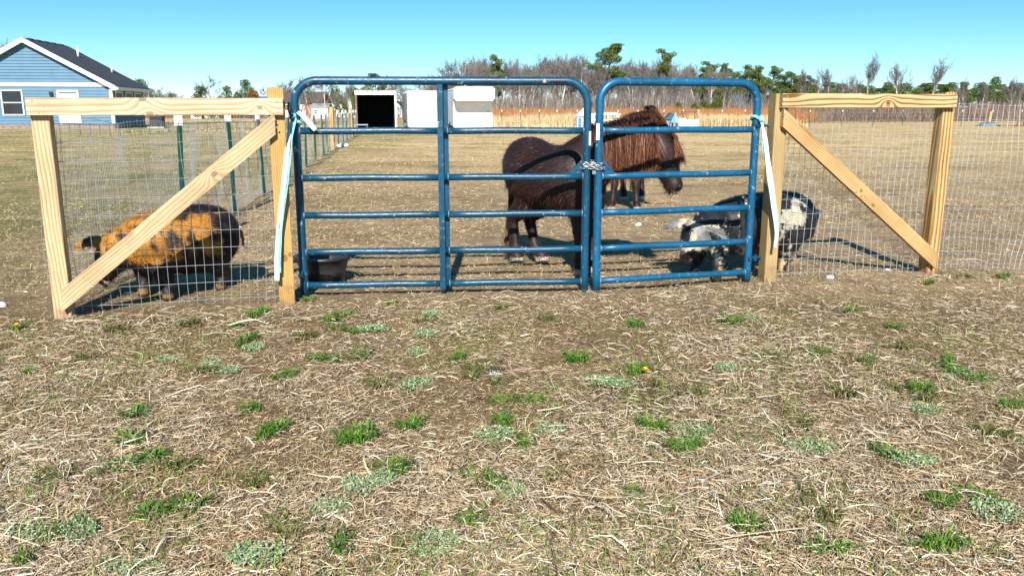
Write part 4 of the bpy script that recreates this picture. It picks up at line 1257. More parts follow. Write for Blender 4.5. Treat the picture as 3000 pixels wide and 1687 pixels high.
class Frame:
    """a right-handed local frame for a building: u along its front, v going back, z up"""
    def __init__(s, o, yaw):
        s.o = np.array([o[0], o[1], 0.]); c, q = math.cos(yaw), math.sin(yaw)
        s.u, s.v = np.array([c, q, 0]), np.array([-q, c, 0])
    def p(s, u, v, z): return s.o + s.u * u + s.v * v + np.array([0, 0, z])
    def box(s, name, lo, hi, mat, parent):
        g = Geo(); g.box(lo, hi); V = np.concatenate(g.v)
        V = np.array([s.p(*q) for q in V])
        return link(name, mesh_np(name, V, g.f), mat, parent)
    def poly(s, name, V, Fc, mat, parent, smooth=False):
        return link(name, mesh_np(name, np.array([s.p(*q) for q in V]), Fc, smooth=smooth), mat, parent)

def window(fr, parent, u0, u1, z0, z1, v, face='front', fmat=None, t=.07, mull=True):
    """framed window set proud of the wall: front face (v) or right-hand side wall (u=v)"""
    fmat = fmat or M['white']
    def bx(name, a, b, c, d, o0, o1, mat, par):
        if face == 'front': return fr.box(name, (a, v - o1, c), (b, v - o0, d), mat, par)
        return fr.box(name, (v + o0, a, c), (v + o1, b, d), mat, par)
    w = bx('window', u0 + t, u1 - t, z0 + t, z1 - t, .003, .02, M['glass'], parent)
    bx('frame', u0, u0 + t, z0, z1, .003, .05, fmat, w); bx('frame', u1 - t, u1, z0, z1, .003, .05, fmat, w)
    bx('frame', u0 + t, u1 - t, z1 - t, z1, .003, .05, fmat, w)
    bx('sill', u0 + t, u1 - t, z0, z0 + t, .003, .07, fmat, w)
    if mull: bx('sash_bar', u0 + t, u1 - t, (z0 + z1) / 2 - .025, (z0 + z1) / 2 + .025, .0205, .04, fmat, w)

# ---- blue house with its gable end towards us
fr = Frame(P(336, 375, 52.0), .12)          # origin: right-hand front corner; u<0 runs along the gable wall
Wd, Ln, EZ, PZ, FZ = 9.3, 6.1, 2.66, 5.22, .30
house = thing('house', 'blue clapboard house with white trim and dark shingle roof', 'house', fr.p(-Wd / 2, Ln / 2, 0))
core = Geo()
V = [(0, 0, FZ), (-Wd, 0, FZ), (-Wd, 0, EZ), (-Wd / 2, 0, PZ - .1), (0, 0, EZ)]
V2 = [(a, Ln, c) for a, b, c in V]
wall = fr.poly('wall', V + V2, [(0, 1, 2, 3, 4), (9, 8, 7, 6, 5), (0, 5, 6, 1), (1, 6, 7, 2), (0, 4, 9, 5)], M['siding'], house)
fr.box('foundation', (-Wd - .02, -.02, -.1), (.02, Ln + .02, FZ - .003), M['foundation'], house)
# clapboards one by one: front gable and right side wall
exp = .178
z = FZ
openings = [(-10.36 + 3.2, -10.36 + 4.4, 0, 0)]
slope = (PZ - .1 - EZ) / (Wd / 2)
k = 0
while z < PZ - .35:
    z1 = min(z + exp + .012, PZ - .2)
    def halfw(zz): return Wd / 2 if zz <= EZ else max(0, (PZ - .1 - zz) / slope)
    if not (2.50 < z + exp / 2 < 2.77):
        a0, a1 = halfw(z), halfw(z1); c = -Wd / 2
        V = [(c - a0, -.05, z), (c + a0, -.05, z), (c + a1, -.008, z1), (c - a1, -.008, z1), (c - a0, -.004, z), (c + a0, -.004, z), (c + a1, -.002, z1), (c - a1, -.002, z1)]
        fr.poly('clapboard', V, [(0, 1, 2, 3), (7, 6, 5, 4), (0, 4, 5, 1), (1, 5, 6, 2), (3, 2, 6, 7), (0, 3, 7, 4)], M['siding'], wall)
    if z < EZ - .1:
        V = [(.034, 0, z), (.034, Ln, z), (.008, Ln, z1), (.008, 0, z1), (.004, 0, z), (.004, Ln, z), (.002, Ln, z1), (.002, 0, z1)]
        fr.poly('clapboard', V, [(0, 1, 2, 3), (7, 6, 5, 4), (0, 4, 5, 1), (1, 5, 6, 2), (3, 2, 6, 7), (0, 3, 7, 4)], M['siding'], wall)
    z += exp; k += 1
fr.box('frieze_board', (-Wd - .03, -.075, 2.52), (.0, -.0025, 2.76), M['white'], house)
fr.box('corner_trim', (-.10, -.07, FZ), (.045, .0, 2.515), M['white'], house)
fr.box('corner_trim', (.0455, -.07, FZ), (.075, .12, 2.60), M['white'], house)
# roof: two slabs with overhang, rake boards and fascia
oh, ov = .42, .38
def slab(name, sgn, mat, th=.16):
    e_u = -Wd / 2 + sgn * (Wd / 2 + oh); r_u = -Wd / 2
    ez = EZ + .1 - slope * oh; rz = PZ + .12
    V = [(e_u, -ov, ez), (r_u, -ov, rz), (r_u, Ln + ov, rz), (e_u, Ln + ov, ez)]
    V += [(a, b, c - th) for a, b, c in V]
    return fr.poly(name, V, [(0, 1, 2, 3), (7, 6, 5, 4), (0, 4, 5, 1), (1, 5, 6, 2), (2, 6, 7, 3), (3, 7, 4, 0)], mat, house)
rR = slab('roof', 1, M['shingle']); rL = slab('roof', -1, M['shingle'])
for sgn in (1, -1):
    e_u = -Wd / 2 + sgn * (Wd / 2 + oh); ez = EZ + .1 - slope * oh; rz = PZ + .12; r_u = -Wd / 2
    V = [(e_u, -ov - .045, ez + .012), (r_u, -ov - .045, rz + .012), (r_u, -ov - .045, rz - .27), (e_u, -ov - .045, ez - .27)]
    V += [(a, -ov - .003, c) for a, b, c in V]
    fr.poly('rake_board', V, [(0, 1, 2, 3), (7, 6, 5, 4), (0, 4, 5, 1), (1, 5, 6, 2), (2, 6, 7, 3), (3, 7, 4, 0)], M['white'], house)
    # soffit under the rake
    V = [(e_u, -ov, ez - .20), (r_u, -ov, rz - .20), (r_u, -.004, rz - .20), (e_u, -.004, ez - .20)]
    fr.poly('soffit', V, [(0, 1, 2, 3)], M['white'], house)
ez = EZ + .1 - slope * oh
fr.box('gutter', (oh + .003, -ov, ez - .20), (oh + .13, Ln + ov, ez - .05), M['white'], house)
fr.box('soffit', (.05, -ov + .01, ez - .24), (oh, Ln + ov - .01, ez - .205), M['white'], house)
for k in range(5):
    v0 = .5 + k * 1.12; fr.poly('ridge_cap', [(-Wd / 2 - .16, v0, PZ + .08), (-Wd / 2, v0, PZ + .165), (-Wd / 2 + .16, v0, PZ + .08), (-Wd / 2 - .16, v0 + .7, PZ + .08), (-Wd / 2, v0 + .7, PZ + .165), (-Wd / 2 + .16, v0 + .7, PZ + .08)], [(0, 1, 4, 3), (1, 2, 5, 4), (0, 2, 1), (3, 4, 5)], M['shingle'], rR)
for (u, v) in ((-Wd / 2 + 1.5, 4.0), (-Wd / 2 + .9, 5.7), (-Wd / 2 + 3.2, 4.9)):
    zb_ = PZ + .12 - slope * (u + Wd / 2); g = Geo(); q = fr.p(u, v, 0)
    g.tube([q + [0, 0, zb_ - .1], q + [0, 0, zb_ + .42]], .06, 10); link('vent_pipe', g.mesh('vent_pipe', True), M['white'], rR)
window(fr, house, -6.35, -5.10, .80, 2.32, -.05)
dr = fr.box('door', (-3.02, -.09, .34), (-2.0, -.053, 2.10), M['white'], house)
fr.box('door_frame', (-3.14, -.10, .32), (-3.023, -.053, 2.2), M['white'], dr); fr.box('door_frame', (-1.997, -.10, .32), (-1.88, -.053, 2.2), M['white'], dr)
fr.box('door_frame', (-3.14, -.10, 2.203), (-1.88, -.053, 2.3), M['white'], dr); fr.box('handle', (-2.14, -.14, 1.1), (-2.08, -.091, 1.2), M['steel'], dr)
fr.box('porch_light', (-3.55, -.16, 1.98), (-3.35, -.053, 2.2), M['black'], house)
for v0 in (.5, 2.4, 4.2): window(fr, house, v0, v0 + 1.35, 1.0, 2.25, .034, 'side')
ac = thing('air_conditioner', 'dark boxy air conditioner at the corner of the blue house', 'air conditioner', P(463, 377, 54))
fa = Frame(P(463, 377, 54), .1); fa.box('cabinet', (-.37, -.37, .08), (.37, .37, .74), M['hvac'], ac); fa.box('base_pad', (-.5, -.5, 0), (.5, .5, .077), M['pale_sand'], ac)
for k in range(7): fa.box('louvre', (-.33, -.39, .15 + k * .08), (.33, -.372, .19 + k * .08), M['black'], ac)

def gable_house(name, label, o, yaw, w, dp, h, rise, wm, rm, wins=(), ridge_u=True, door=None, group=None, cat='house', oh=.3):
    f = Frame(o, yaw); r = thing(name, label, cat, f.p(w / 2, dp / 2, 0), group)
    if ridge_u:
        V = [(0, 0, 0), (w, 0, 0), (w, dp, 0), (0, dp, 0), (0, 0, h), (w, 0, h), (w, dp, h), (0, dp, h), (0, dp / 2, h + rise - .05), (w, dp / 2, h + rise - .05)]
        f.poly('wall', V, [(0, 1, 5, 4), (1, 2, 6, 9, 5), (2, 3, 7, 6), (3, 0, 4, 8, 7)], wm, r)
        s = rise / (dp / 2)
        for a, b, n_r in ((-oh, dp / 2, 1), (dp + oh, dp / 2, 2)):
            V = [(-oh, a, h - s * oh), (w + oh, a, h - s * oh), (w + oh, b, h + rise), (-oh, b, h + rise)]; V += [(x, y, zz + .14) for x, y, zz in V]
            f.poly('roof', V, [(0, 1, 2, 3), (7, 6, 5, 4), (0, 4, 5, 1), (1, 5, 6, 2), (2, 6, 7, 3), (3, 7, 4, 0)], rm, r)
    else:
        V = [(0, 0, 0), (w, 0, 0), (w, dp, 0), (0, dp, 0), (0, 0, h), (w, 0, h), (w, dp, h), (0, dp, h), (w / 2, 0, h + rise - .05), (w / 2, dp, h + rise - .05)]
        f.poly('wall', V, [(0, 1, 5, 8, 4), (1, 2, 6, 5), (2, 3, 7, 9, 6), (3, 0, 4, 7)], wm, r)
        s = rise / (w / 2)
        for a, b in ((-oh, w / 2), (w + oh, w / 2)):
            V = [(a, -oh, h - s * oh), (b, -oh, h + rise), (b, dp + oh, h + rise), (a, dp + oh, h - s * oh)]; V += [(x, y, zz + .14) for x, y, zz in V]
            f.poly('roof', V, [(0, 1, 2, 3), (7, 6, 5, 4), (0, 4, 5, 1), (1, 5, 6, 2), (2, 6, 7, 3), (3, 7, 4, 0)], rm, r)
    for (u0, u1, z0, z1) in wins: window(f, r, u0, u1, z0, z1, 0, t=.1)
    if door: f.box('door', (door[0], -.06, .0), (door[1], -.003, door[2]), M['white'] if wm is not M['white'] else M['grey_roof'], r)
    return r, f
gable_house('house', 'long white building with a flat looking blue metal roof', P(648, 345, 120), 0, 6.3, 9, 2.35, .55, M['white'], M['blue_roof'], [(1, 2.2, .8, 1.8), (3.8, 5, .8, 1.8)], True, (2.6, 3.3, 1.9))
gable_house('house', 'orange brick house with brown roof seen past the gate hinge', P(815, 342, 130), .05, 6.6, 8, 2.3, 1.5, M['brick'], M['brown_roof'], [(5.2, 6.0, .9, 2.0), (1.2, 2.2, .9, 2.0)], True, (3.4, 4.2, 1.95))
gable_house('garden_shed', 'small cream shed with grey roof beyond the side fence', P(913, 345, 105), 0, 2.1, 2.4, 1.45, .35, plain('cream_wall', (.62, .58, .46), .6), M['grey_roof'], [(.3, .8, .6, 1.2)], True, (1.2, 1.7, 1.3), cat='shed', oh=.1)
gable_house('house', 'small white house with purple shaded porch beyond the side fence', P(985, 342, 140), 0, 1.9, 6, 1.6, .8, M['white'], M['grey_roof'], [(.5, 1.2, .6, 1.3)], False)
gable_house('house', 'white gabled house close beside the open box body', P(1003, 342, 130), 0, 2.1, 6, 1.5, .9, M['white'], M['white'], [(.7, 1.3, .6, 1.3)], False)
gable_house('house', 'white house half hidden between the open box and the white trailer', P(1152, 345, 135), 0, 1.4, 5, 1.7, .7, M['white'], M['brown_roof'], [(.4, .9, .7, 1.3)], False)
fT = gable_house('house', 'low house with teal roof and dormer right of the narrow gate', P(2165, 352, 120), 0, 5.2, 8, 1.35, 1.75, M['white'], M['teal_roof'], [(1.2, 2.0, .4, 1.1), (3.4, 4.2, .4, 1.1)], True)
fT[1].box('dormer', (2.2, 1.2, 1.9), (3.1, 2.6, 2.6), M['white'], fT[0])
gable_house('house', 'white house with brown roof under the right timber rail', P(2222, 352, 125), 0, 2.4, 6, 2.2, 1.7, M['white'], M['teal_roof'], [(.8, 1.5, .8, 1.6)], False)
gable_house('shed', 'pale low sheds across the field under the left timber rail', P(560, 352, 110), 0, 3.6, 4, .62, .25, M['white'], M['grey_roof'], [(.5, 1.2, .2, .5), (2.2, 2.9, .2, .5)], True, cat='shed', oh=.1)
# hay pile
rock('hay_pile', 'orange heap of hay beside the teal roofed house', (P(2168, 345, 108)[0], 108, 0), 1.0, 9, M['hay'], None, 'hay', .62)

# ---- box bodies and trailers
def prism(f, name, lo, hi, mat, parent, bev=.05, smooth=False):
    (a, b, c), (d, e, g_) = lo, hi
    sec = [(a + bev, c), (d - bev, c), (d, c + bev), (d, g_ - bev), (d - bev, g_), (a + bev, g_), (a, g_ - bev), (a, c + bev)]
    V = [(x, y, z) for y in (b, e) for x, z in sec]
    Fc = [(i, (i + 1) % 8, 8 + (i + 1) % 8, 8 + i) for i in range(8)] + [tuple(range(8))[::-1], tuple(range(8, 16))]
    return f.poly(name, V, Fc, mat, parent)
f1 = Frame(G(1045, 384), .17)
b1 = thing('truck_box', 'open backed white truck box with black interior standing in the field', 'truck box', f1.p(1, 1.5, 0))
w, h, dpt = 2.18, 2.16, 4.5
f1.box('floor', (0, 0, .02), (w, dpt, .14), M['rust'], b1)
f1.box('side_panel', (0, .006, .143), (.07, dpt, h - .18), M['alu'], b1); f1.box('side_panel', (w - .07, .006, .143), (w, dpt, h - .18), M['alu'], b1)
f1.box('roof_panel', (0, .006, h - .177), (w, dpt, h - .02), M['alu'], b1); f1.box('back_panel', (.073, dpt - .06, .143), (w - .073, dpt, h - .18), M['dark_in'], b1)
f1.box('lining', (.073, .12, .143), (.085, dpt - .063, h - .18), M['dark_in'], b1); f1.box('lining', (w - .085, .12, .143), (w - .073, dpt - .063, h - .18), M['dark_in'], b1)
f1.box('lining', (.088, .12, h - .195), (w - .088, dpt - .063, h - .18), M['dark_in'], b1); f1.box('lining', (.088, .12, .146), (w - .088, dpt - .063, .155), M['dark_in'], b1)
f1.box('door_header', (-.03, -.05, h - .22), (w + .03, .003, h), M['white'], b1); f1.box('top_trim', (-.05, -.07, h + .003), (w + .05, .05, h + .04), M['rust'], b1)
f1.box('door_post', (-.03, -.05, 0), (.055, .003, h - .223), M['rust'], b1); f1.box('door_post', (w - .06, -.05, 0), (w + .03, .003, h - .223), M['white'], b1)
for k in range(3): f1.box('marker_light', (.62 + k * .3, -.07, h - .06), (.70 + k * .3, -.053, h - .02), M['rust'], b1)
ramp_t = thing('loading_table', 'low pale bench in front of the open truck box', 'bench', f1.p(.0, -.7, 0))
f1.box('top', (-.35, -1.1, .32), (.62, -.45, .37), M['alu'], ramp_t)
for a in (-.3, .55):
    for b_ in (-1.05, -.52): f1.box('leg', (a, b_, 0), (a + .05, b_ + .05, .318), M['rust'], ramp_t)

f2 = Frame(G(1196, 386), .19)
b2 = thing('cargo_trailer', 'plain white enclosed cargo trailer between the two truck boxes', 'trailer', f2.p(1, 2, 0))
prism(f2, 'body', (0, 0, .22), (2.12, 4.2, 2.12), M['white'], b2, .07)
f2.box('side_trim', (-.012, .05, .25), (-.004, 4.1, 2.0), M['alu'], b2)
for (z0, z1) in ((1.93, 1.96),): f2.box('trim', (.08, -.02, z0), (2.04, -.003, z1), M['alu'], b2)
f2.box('door_seam', (1.06, -.012, .3), (1.075, -.003, 1.9), M['grey_roof'], b2)
for a in (.03, 2.02): f2.box('corner_post', (a, -.018, .3), (a + .07, -.003, 2.02), M['white'], b2)
for a in (-.05, 1.95):
    for v0 in (1.6, 2.4):
        g = Geo(); q = f2.p(a, v0, .3); g.tube([q, q + f2.u * .2], .30, 20); wv = link('wheel', g.mesh('wheel'), M['tyre'], b2)
        g = Geo(); g.tube([q - f2.u * .01, q + f2.u * .21], .16, 14); link('rim', g.mesh('rim'), M['alu'], wv)

f3 = Frame(G(1332, 386), .15)
b3 = thing('truck_box', 'white truck box with rounded overhanging nose and shaded recess', 'truck box', f3.p(1, 2, 0))
prism(f3, 'body', (0, .55, .18), (2.10, 5.0, 2.28), M['white'], b3, .05)
prism(f3, 'overhang', (-.03, -.35, 1.60), (2.13, .547, 2.33), M['white'], b3, .12)
f3.box('front_panel', (.01, .50, .2), (2.09, .547, 1.597), M['white'], b3)
f3.box('side_panel', (-.014, .6, .25), (-.004, 4.9, 2.2), M['alu'], b3)
for k in range(8): f3.box('side_rib', (-.03, .7 + k * .55, .3), (-.0145, .74 + k * .55, 2.15), M['alu'], b3)
f3.box('front_rib', (1.84, .47, .2), (1.87, .4995, 1.1), M['grey_roof'], b3)
f3.box('skid', (-.1, .3, 0), (2.2, .5, .17), M['black'], b3); f3.box('skid', (-.1, 4.2, 0), (2.2, 4.4, .17), M['black'], b3)

# ---- coops and odds and ends
def coop():
    f = Frame(G(1690, 383), 0); r = thing('chicken_coop', 'white chicken coop with wire run behind the gate uprights', 'coop', f.p(1, .4, 0))
    f.box('nest_box', (0, 0, .12), (.80, .9, .78), M['white'], r)
    f.poly('roof', [(-.08, -.1, .783), (.88, -.1, .783), (.4, .45, 1.25), (-.08, 1.0, .783), (.88, 1.0, .783), (.4, .46, 1.25)], [(0, 1, 2), (3, 5, 4), (0, 2, 5, 3), (1, 4, 5, 2)], M['white'], r)
    f.box('hatch', (.06, -.02, .2), (.24, -.003, .7), M['tarp_blue'], r)
    for a in (.9, 1.2, 1.7, 2.28):
        f.box('run_post', (a, 0, 0), (a + .07, .07, .92), M['white'], r)
        f.box('run_post', (a, .85, 0), (a + .07, .92, .92), M['white'], r)
    for z in (.05, .55, .86):
        f.box('run_rail', (.86, -.03, z), (2.42, -.003, z + .07), M['white'], r); f.box('run_rail', (.86, .923, z), (2.42, .95, z + .07), M['white'], r)
    f.box('run_roof', (1.0, .1, .95), (2.3, .8, 1.0), M['alu'], r)
coop()
f = Frame(G(1950, 382), 0)
r = thing('dog_kennel', 'small grey kennel with teal gable roof', 'kennel', f.p(.2, .3, 0))
f.box('wall', (0, 0, 0), (.62, .7, .62), plain('kennel_grey', (.22, .25, .28), .7), r)
f.poly('roof', [(-.08, -.1, .60), (.70, -.1, .60), (.31, -.1, .98), (-.08, .8, .60), (.70, .8, .60), (.31, .8, .98)], [(0, 1, 2), (3, 5, 4), (0, 2, 5, 3), (1, 4, 5, 2)], M['teal_roof'], r)
f.box('doorway', (.2, -.012, .05), (.42, -.003, .42), M['black'], r)
f = Frame(G(1985, 384), 0)
r = thing('tarp_shelter', 'grey tarp covered shelter with dark metal frame beside a wooden post', 'shelter', f.p(.6, .4, 0))
rr2 = np.random.default_rng(3); nx, nz = 26, 10; V = []
for j in range(nz):
    for i in range(nx):
        u = i / (nx - 1); V.append((u * 1.15, -.05 + .06 * math.sin(u * 31 + j * .4) * (1 - j / nz) + rr2.normal(0, .01), j / (nz - 1) * (.62 + .05 * math.sin(u * 7))))
Fc = [(j * nx + i, j * nx + i + 1, (j + 1) * nx + i + 1, (j + 1) * nx + i) for j in range(nz - 1) for i in range(nx - 1)]
o_ = f.poly('tarp', V, Fc, M['tarp_grey'], r, True); sm = o_.modifiers.new('s', 'SOLIDIFY'); sm.thickness = .03
f.box('crate', (.05, .06, 0), (1.12, .9, .6), M['tarp_grey'], r)
def bar(parent, pts, rad=.02, mat=None, name='frame_bar'):
    g = Geo(); g.tube(pts, rad, 8); return link(name, g.mesh(name, True), mat or M['rust'], parent)
for v0 in (.05, .85):
    bar(r, [f.p(.12, v0, .6), f.p(.36, v0, 1.02)]); bar(r, [f.p(.36, v0, 1.02), f.p(1.08, v0, 1.03)]); bar(r, [f.p(1.08, v0, 1.03), f.p(1.1, v0, .58)]); bar(r, [f.p(.36, v0, 1.02), f.p(.55, v0, .6)])
for uu in (.36, 1.08): bar(r, [f.p(uu, .05, 1.025), f.p(uu, .85, 1.025)])
tt = thing('tarp_tent', 'little pointed blue and white tarp between kennel and shelter', 'tarp', G(1975, 383))
f = Frame(G(1964, 384), 0); f.poly('sheet', [(-.02, 0, .45), (.48, .0, .42), (.3, .2, 1.02), (.0, .5, .40), (.5, .5, .40)], [(0, 1, 2), (1, 4, 2), (4, 3, 2), (3, 0, 2), (0, 3, 4, 1)], M['tarp_blue_white'] if 'tarp_blue_white' in M else M['tarp_blue'], tt)
bar(tt, [f.p(.02, .05, 0), f.p(.02, .05, .46)], .025, M['alu'], 'pole'); bar(tt, [f.p(.46, .05, 0), f.p(.46, .05, .44)], .025, M['alu'], 'pole')
# right-hand corner: tarp heap, post, rusty gate frame, red car
c = G(2893, 370); r = thing('tarp_heap', 'low heap under a teal grey tarp by a short wooden post', 'heap', c)
V, Fc = [], []
for j in range(10):
    for i in range(22):
        u, v = i / 21 * 2 - 1, j / 9 * 2 - 1; hgt = max(0, 1 - u * u - v * v) ** .5 * .36 * (.7 + .6 * vnoise(np.array([[u * 3, v * 3, 1.]]), 1, 3)[0]); V.append((c[0] + u * .75, c[1] + v * .5, hgt * .75))
Fc = [(j * 22 + i, j * 22 + i + 1, (j + 1) * 22 + i + 1, (j + 1) * 22 + i) for j in range(9) for i in range(21)]
link('tarp', mesh_np('tarp', V, Fc, smooth=True), M['tarp_slate'], r); g = Geo(); g.box((c[0] + .4, c[1] - .9, 0), (c[0] + 2.6, c[1] - .6, .08)); link('plank', g.mesh('plank'), M['rust'], r)
pp = thing('fence_post', 'short leaning wooden post behind the tarp heap', 'post', G(2895, 366)); q = G(2895, 366); board('post', q + [0, 0, -.05], q + [.08, 0, 1.0], .16, .16, wp, pp)
q = G(2978, 371); gf = thing('rusty_gate', 'rusty rectangular gate panel leaning at the field edge', 'gate frame', q)
for a, b_ in (((0, 0, 0), (.1, 0, .72)), ((.1, 0, .72), (1.4, 0, .74)), ((0, 0, .05), (1.4, 0, .03)), ((.45, 0, .05), (.5, 0, .72)), ((1.4, 0, 0), (1.42, 0, .74))): bar(gf, [q + np.array(a), q + np.array(b_)], .035)
cp = P(2828, 342, 105); car = thing('parked_car', 'small red car parked far off beyond the scrub', 'car', (cp[0], 105, 0))
f = Frame((cp[0] - 1.1, 105), 0); L_, H_ = 2.9, 1.25
sec = [(0, .3), (2.9, .3), (2.9, .72), (2.35, .78), (1.95, 1.2), (.85, 1.22), (.42, .85), (0, .78)]
V = [(x, y, z) for y in (0, 1.5) for x, z in sec]; n = len(sec)
f.poly('body', V, [(i, (i + 1) % n, n + (i + 1) % n, n + i) for i in range(n)] + [tuple(range(n)), tuple(range(n, 2 * n))[::-1]], M['car_red'], car)
for a, b_ in ((.95, 1.38), (1.45, 1.85)): f.box('window', (a, -.02, .84), (b_, -.004, 1.1), M['glass'], car)
for a in (.6, 2.3):
    g = Geo(); qq = f.p(a, -.02, .3); g.tube([qq, qq + f.v * .2], .3, 16); link('wheel', g.mesh('wheel'), M['tyre'], car)

# ------------------------------------------------------------------ trees
def branch_tree(seed, h, kind):
    """bare tree about h metres tall: returns verts, faces, colours"""
    rs = random.Random(seed); segs = []
    def grow(p, d, L, r, lev):
        n = 4 if lev < 2 else 3; pts = [p]; q = p.copy(); dd = d.copy()
        for i in range(n):
            dd = dd + np.array([rs.gauss(0, .10), rs.gauss(0, .10), rs.gauss(0, .05) + (.05 if kind != 'wide' else .02)]) * (1 + lev * .35); dd /= np.linalg.norm(dd)
            q = q + dd * L / n; pts.append(q.copy())
        r1 = r * (.62 if lev == 0 else .35)
        segs.append((np.array(pts), r, r1, lev))
        if lev >= 4: return
        nb = {0: 11 if kind == 'tall' else 9, 1: 7, 2: 5, 3: 5}[lev]
        for b in range(nb):
            lo = {'tall': .45, 'wide': .28, 'vase': .55}[kind] if lev == 0 else .25
            t = lo + (1 - lo) * (b + rs.random()) / nb if b < nb - 1 else 1.0
            k = min(int(t * n), n - 1); f = t * n - k; s = pts[k] * (1 - f) + pts[k + 1] * f
            az = rs.uniform(0, 2 * math.pi); sp = {'tall': .55, 'wide': 1.0, 'vase': .55}[kind] * rs.uniform(.6, 1.3) if lev == 0 else rs.uniform(.4, .95)
            if b == nb - 1: sp *= .35
            e1 = np.cross(dd, [.3, .9, .1]); e1 /= np.linalg.norm(e1); e2 = np.cross(dd, e1)
            nd = dd * math.cos(sp) + (e1 * math.cos(az) + e2 * math.sin(az)) * math.sin(sp); nd[2] += .12; nd /= np.linalg.norm(nd)
            LL = L * rs.uniform(.34, .6) * (1.15 - .5 * t if lev == 0 else 1)
            grow(s, nd, LL, max((r * (1 - t) + r1 * t) * .6, .012), lev + 1)
    grow(np.array([0., 0, -.1]), np.array([rs.gauss(0, .04), rs.gauss(0, .04), 1.]), h * .66, h * .0125 + .02, 0)
    V, Fc, C, nn = [], [], [], 0
    pale = rs.random()
    for pts, r0, r1, lev in segs:
        m = len(pts); sides = 6 if lev == 0 else 3
        rad = np.linspace(r0, r1, m)
        if lev >= 2: rad = np.maximum(rad, .020 if lev == 2 else .015)
        T = np.gradient(pts, axis=0); T /= np.linalg.norm(T, axis=1)[:, None]
        u = np.cross(T, np.array([.31, .2, .93])); u /= np.linalg.norm(u, axis=1)[:, None] + 1e-9; w = np.cross(T, u)
        a = np.linspace(0, 2 * math.pi, sides, endpoint=False)
        ring = pts[:, None] + rad[:, None, None] * (np.cos(a)[None, :, None] * u[:, None] + np.sin(a)[None, :, None] * w[:, None])
        V.append(ring.reshape(-1, 3))
        for i in range(m - 1):
            for j in range(sides):
                Fc.append((nn + i * sides + j, nn + i * sides + (j + 1) % sides, nn + (i + 1) * sides + (j + 1) % sides, nn + (i + 1) * sides + j))
        c = np.array([.50, .47, .43]) if lev == 0 else (np.array([.33, .30, .27]) if lev == 1 else np.array([.205, .178, .165]))
        c = c * (.7 + .5 * pale) * rs.uniform(.8, 1.2)
        C.append(np.tile(c, (m * sides, 1))); nn += m * sides
    return np.concatenate(V), np.array(Fc), np.concatenate(C), segs

def clumps(rs, centres, radii, n, size, cA, cB, flat=.6, needle=True):
    V, Fc, C = [], [], []
    for c, r in zip(centres, radii):
        m = int(n * (r ** 2))
        d = rs.normal(0, 1, (m, 3)); d /= np.linalg.norm(d, axis=1)[:, None]
        rad = rs.uniform(.35, 1, (m, 1)) ** .6 * r
        p = np.array(c) + d * rad * np.array([1, 1, flat])
        o = d + rs.normal(0, .6, (m, 3)); o /= np.linalg.norm(o, axis=1)[:, None]
        s = np.cross(o, rs.normal(0, 1, (m, 3))); s /= np.linalg.norm(s, axis=1)[:, None]
        L = size * rs.uniform(.6, 1.4, (m, 1)); w = L * (.35 if needle else .5)
        t = np.stack([p - s * w, p + s * w, p + o * L + s * w * .3, p + o * L - s * w * .3], 1)
        b = sum(len(v) for v in V); V.append(t.reshape(-1, 3))
        Fc.append(b + np.arange(m)[:, None] * 4 + np.array([0, 1, 2, 3]))
        k = rs.uniform(0, 1, (m, 1)); col = np.array(cA) * (1 - k) + np.array(cB) * k
        C.append(np.repeat(col * rs.uniform(.6, 1.4, (m, 1)), 4, 0))
    return np.concatenate(V), np.concatenate(Fc), np.concatenate(C)

def make_bare(seed, h, kind):
    V, Fc, C, segs = branch_tree(seed, h, kind)
    top = V[:, 2].max(); V = V * (1.0 / top)
    # trunk part = first segment, crown = the rest
    n0 = 6 * 5
    tr = mesh_np('trunk', V[:n0], Fc[:6 * 4], C[:n0], True); cr = mesh_np('crown', V[n0:], Fc[6 * 4:] - n0, C[n0:])
    tr.materials.append(M['bark']); cr.materials.append(M['bark'])
    return tr, cr
def make_pine(seed, broad):
    rs = np.random.default_rng(seed); g = Geo()
    pts = np.column_stack([np.cumsum(rs.normal(0, .02, 8)), np.cumsum(rs.normal(0, .02, 8)), np.linspace(-.02, .96, 8)]); pts[:, :2] -= pts[0, :2]
    g.tube(pts, np.linspace(.020, .006, 8), 7)
    cen, rad = [], []
    nlimb = 17 if broad else 17
    for k in range(nlimb):
        t = (.48 if broad else .35) + (.55 if broad else .62) * k / nlimb + rs.normal(0, .015)
        a = rs.uniform(0, 2 * math.pi); span = (.27 if broad else .17) * (1 - max(0, t - .62) * 1.5) * rs.uniform(.45, 1.1)
        zb = np.interp(t, np.linspace(0, 1, 8), pts[:, 2]); x0 = np.array([np.interp(t, np.linspace(0, 1, 8), pts[:, i]) for i in range(3)])
        e = x0 + np.array([math.cos(a) * span, math.sin(a) * span, .05 + .03 * rs.random()])
        g.tube([x0, (x0 + e) / 2 + [0, 0, .012], e], [.006, .005, .003], 4)
        for f in (.55, .85, 1.1):
            cen.append(x0 + (e - x0) * f + rs.normal(0, .012, 3)); rad.append((.066 if broad else .060) * rs.uniform(.7, 1.25))
    cen.append(pts[-1] + [0, 0, .0]); rad.append(.05)
    V, Fc, C = clumps(rs, cen, rad, 52000, .014, (.060, .095, .020), (.150, .185, .040), .6)
    tr = g.mesh('trunk', True, np.tile([.16, .11, .085], (g.n, 1)))
    V[:, 2] = np.minimum(V[:, 2], 1.02)
    cr = mesh_np('crown', V, Fc, C)
    tr.materials.append(M['bark']); cr.materials.append(M['grass'])
    return tr, cr
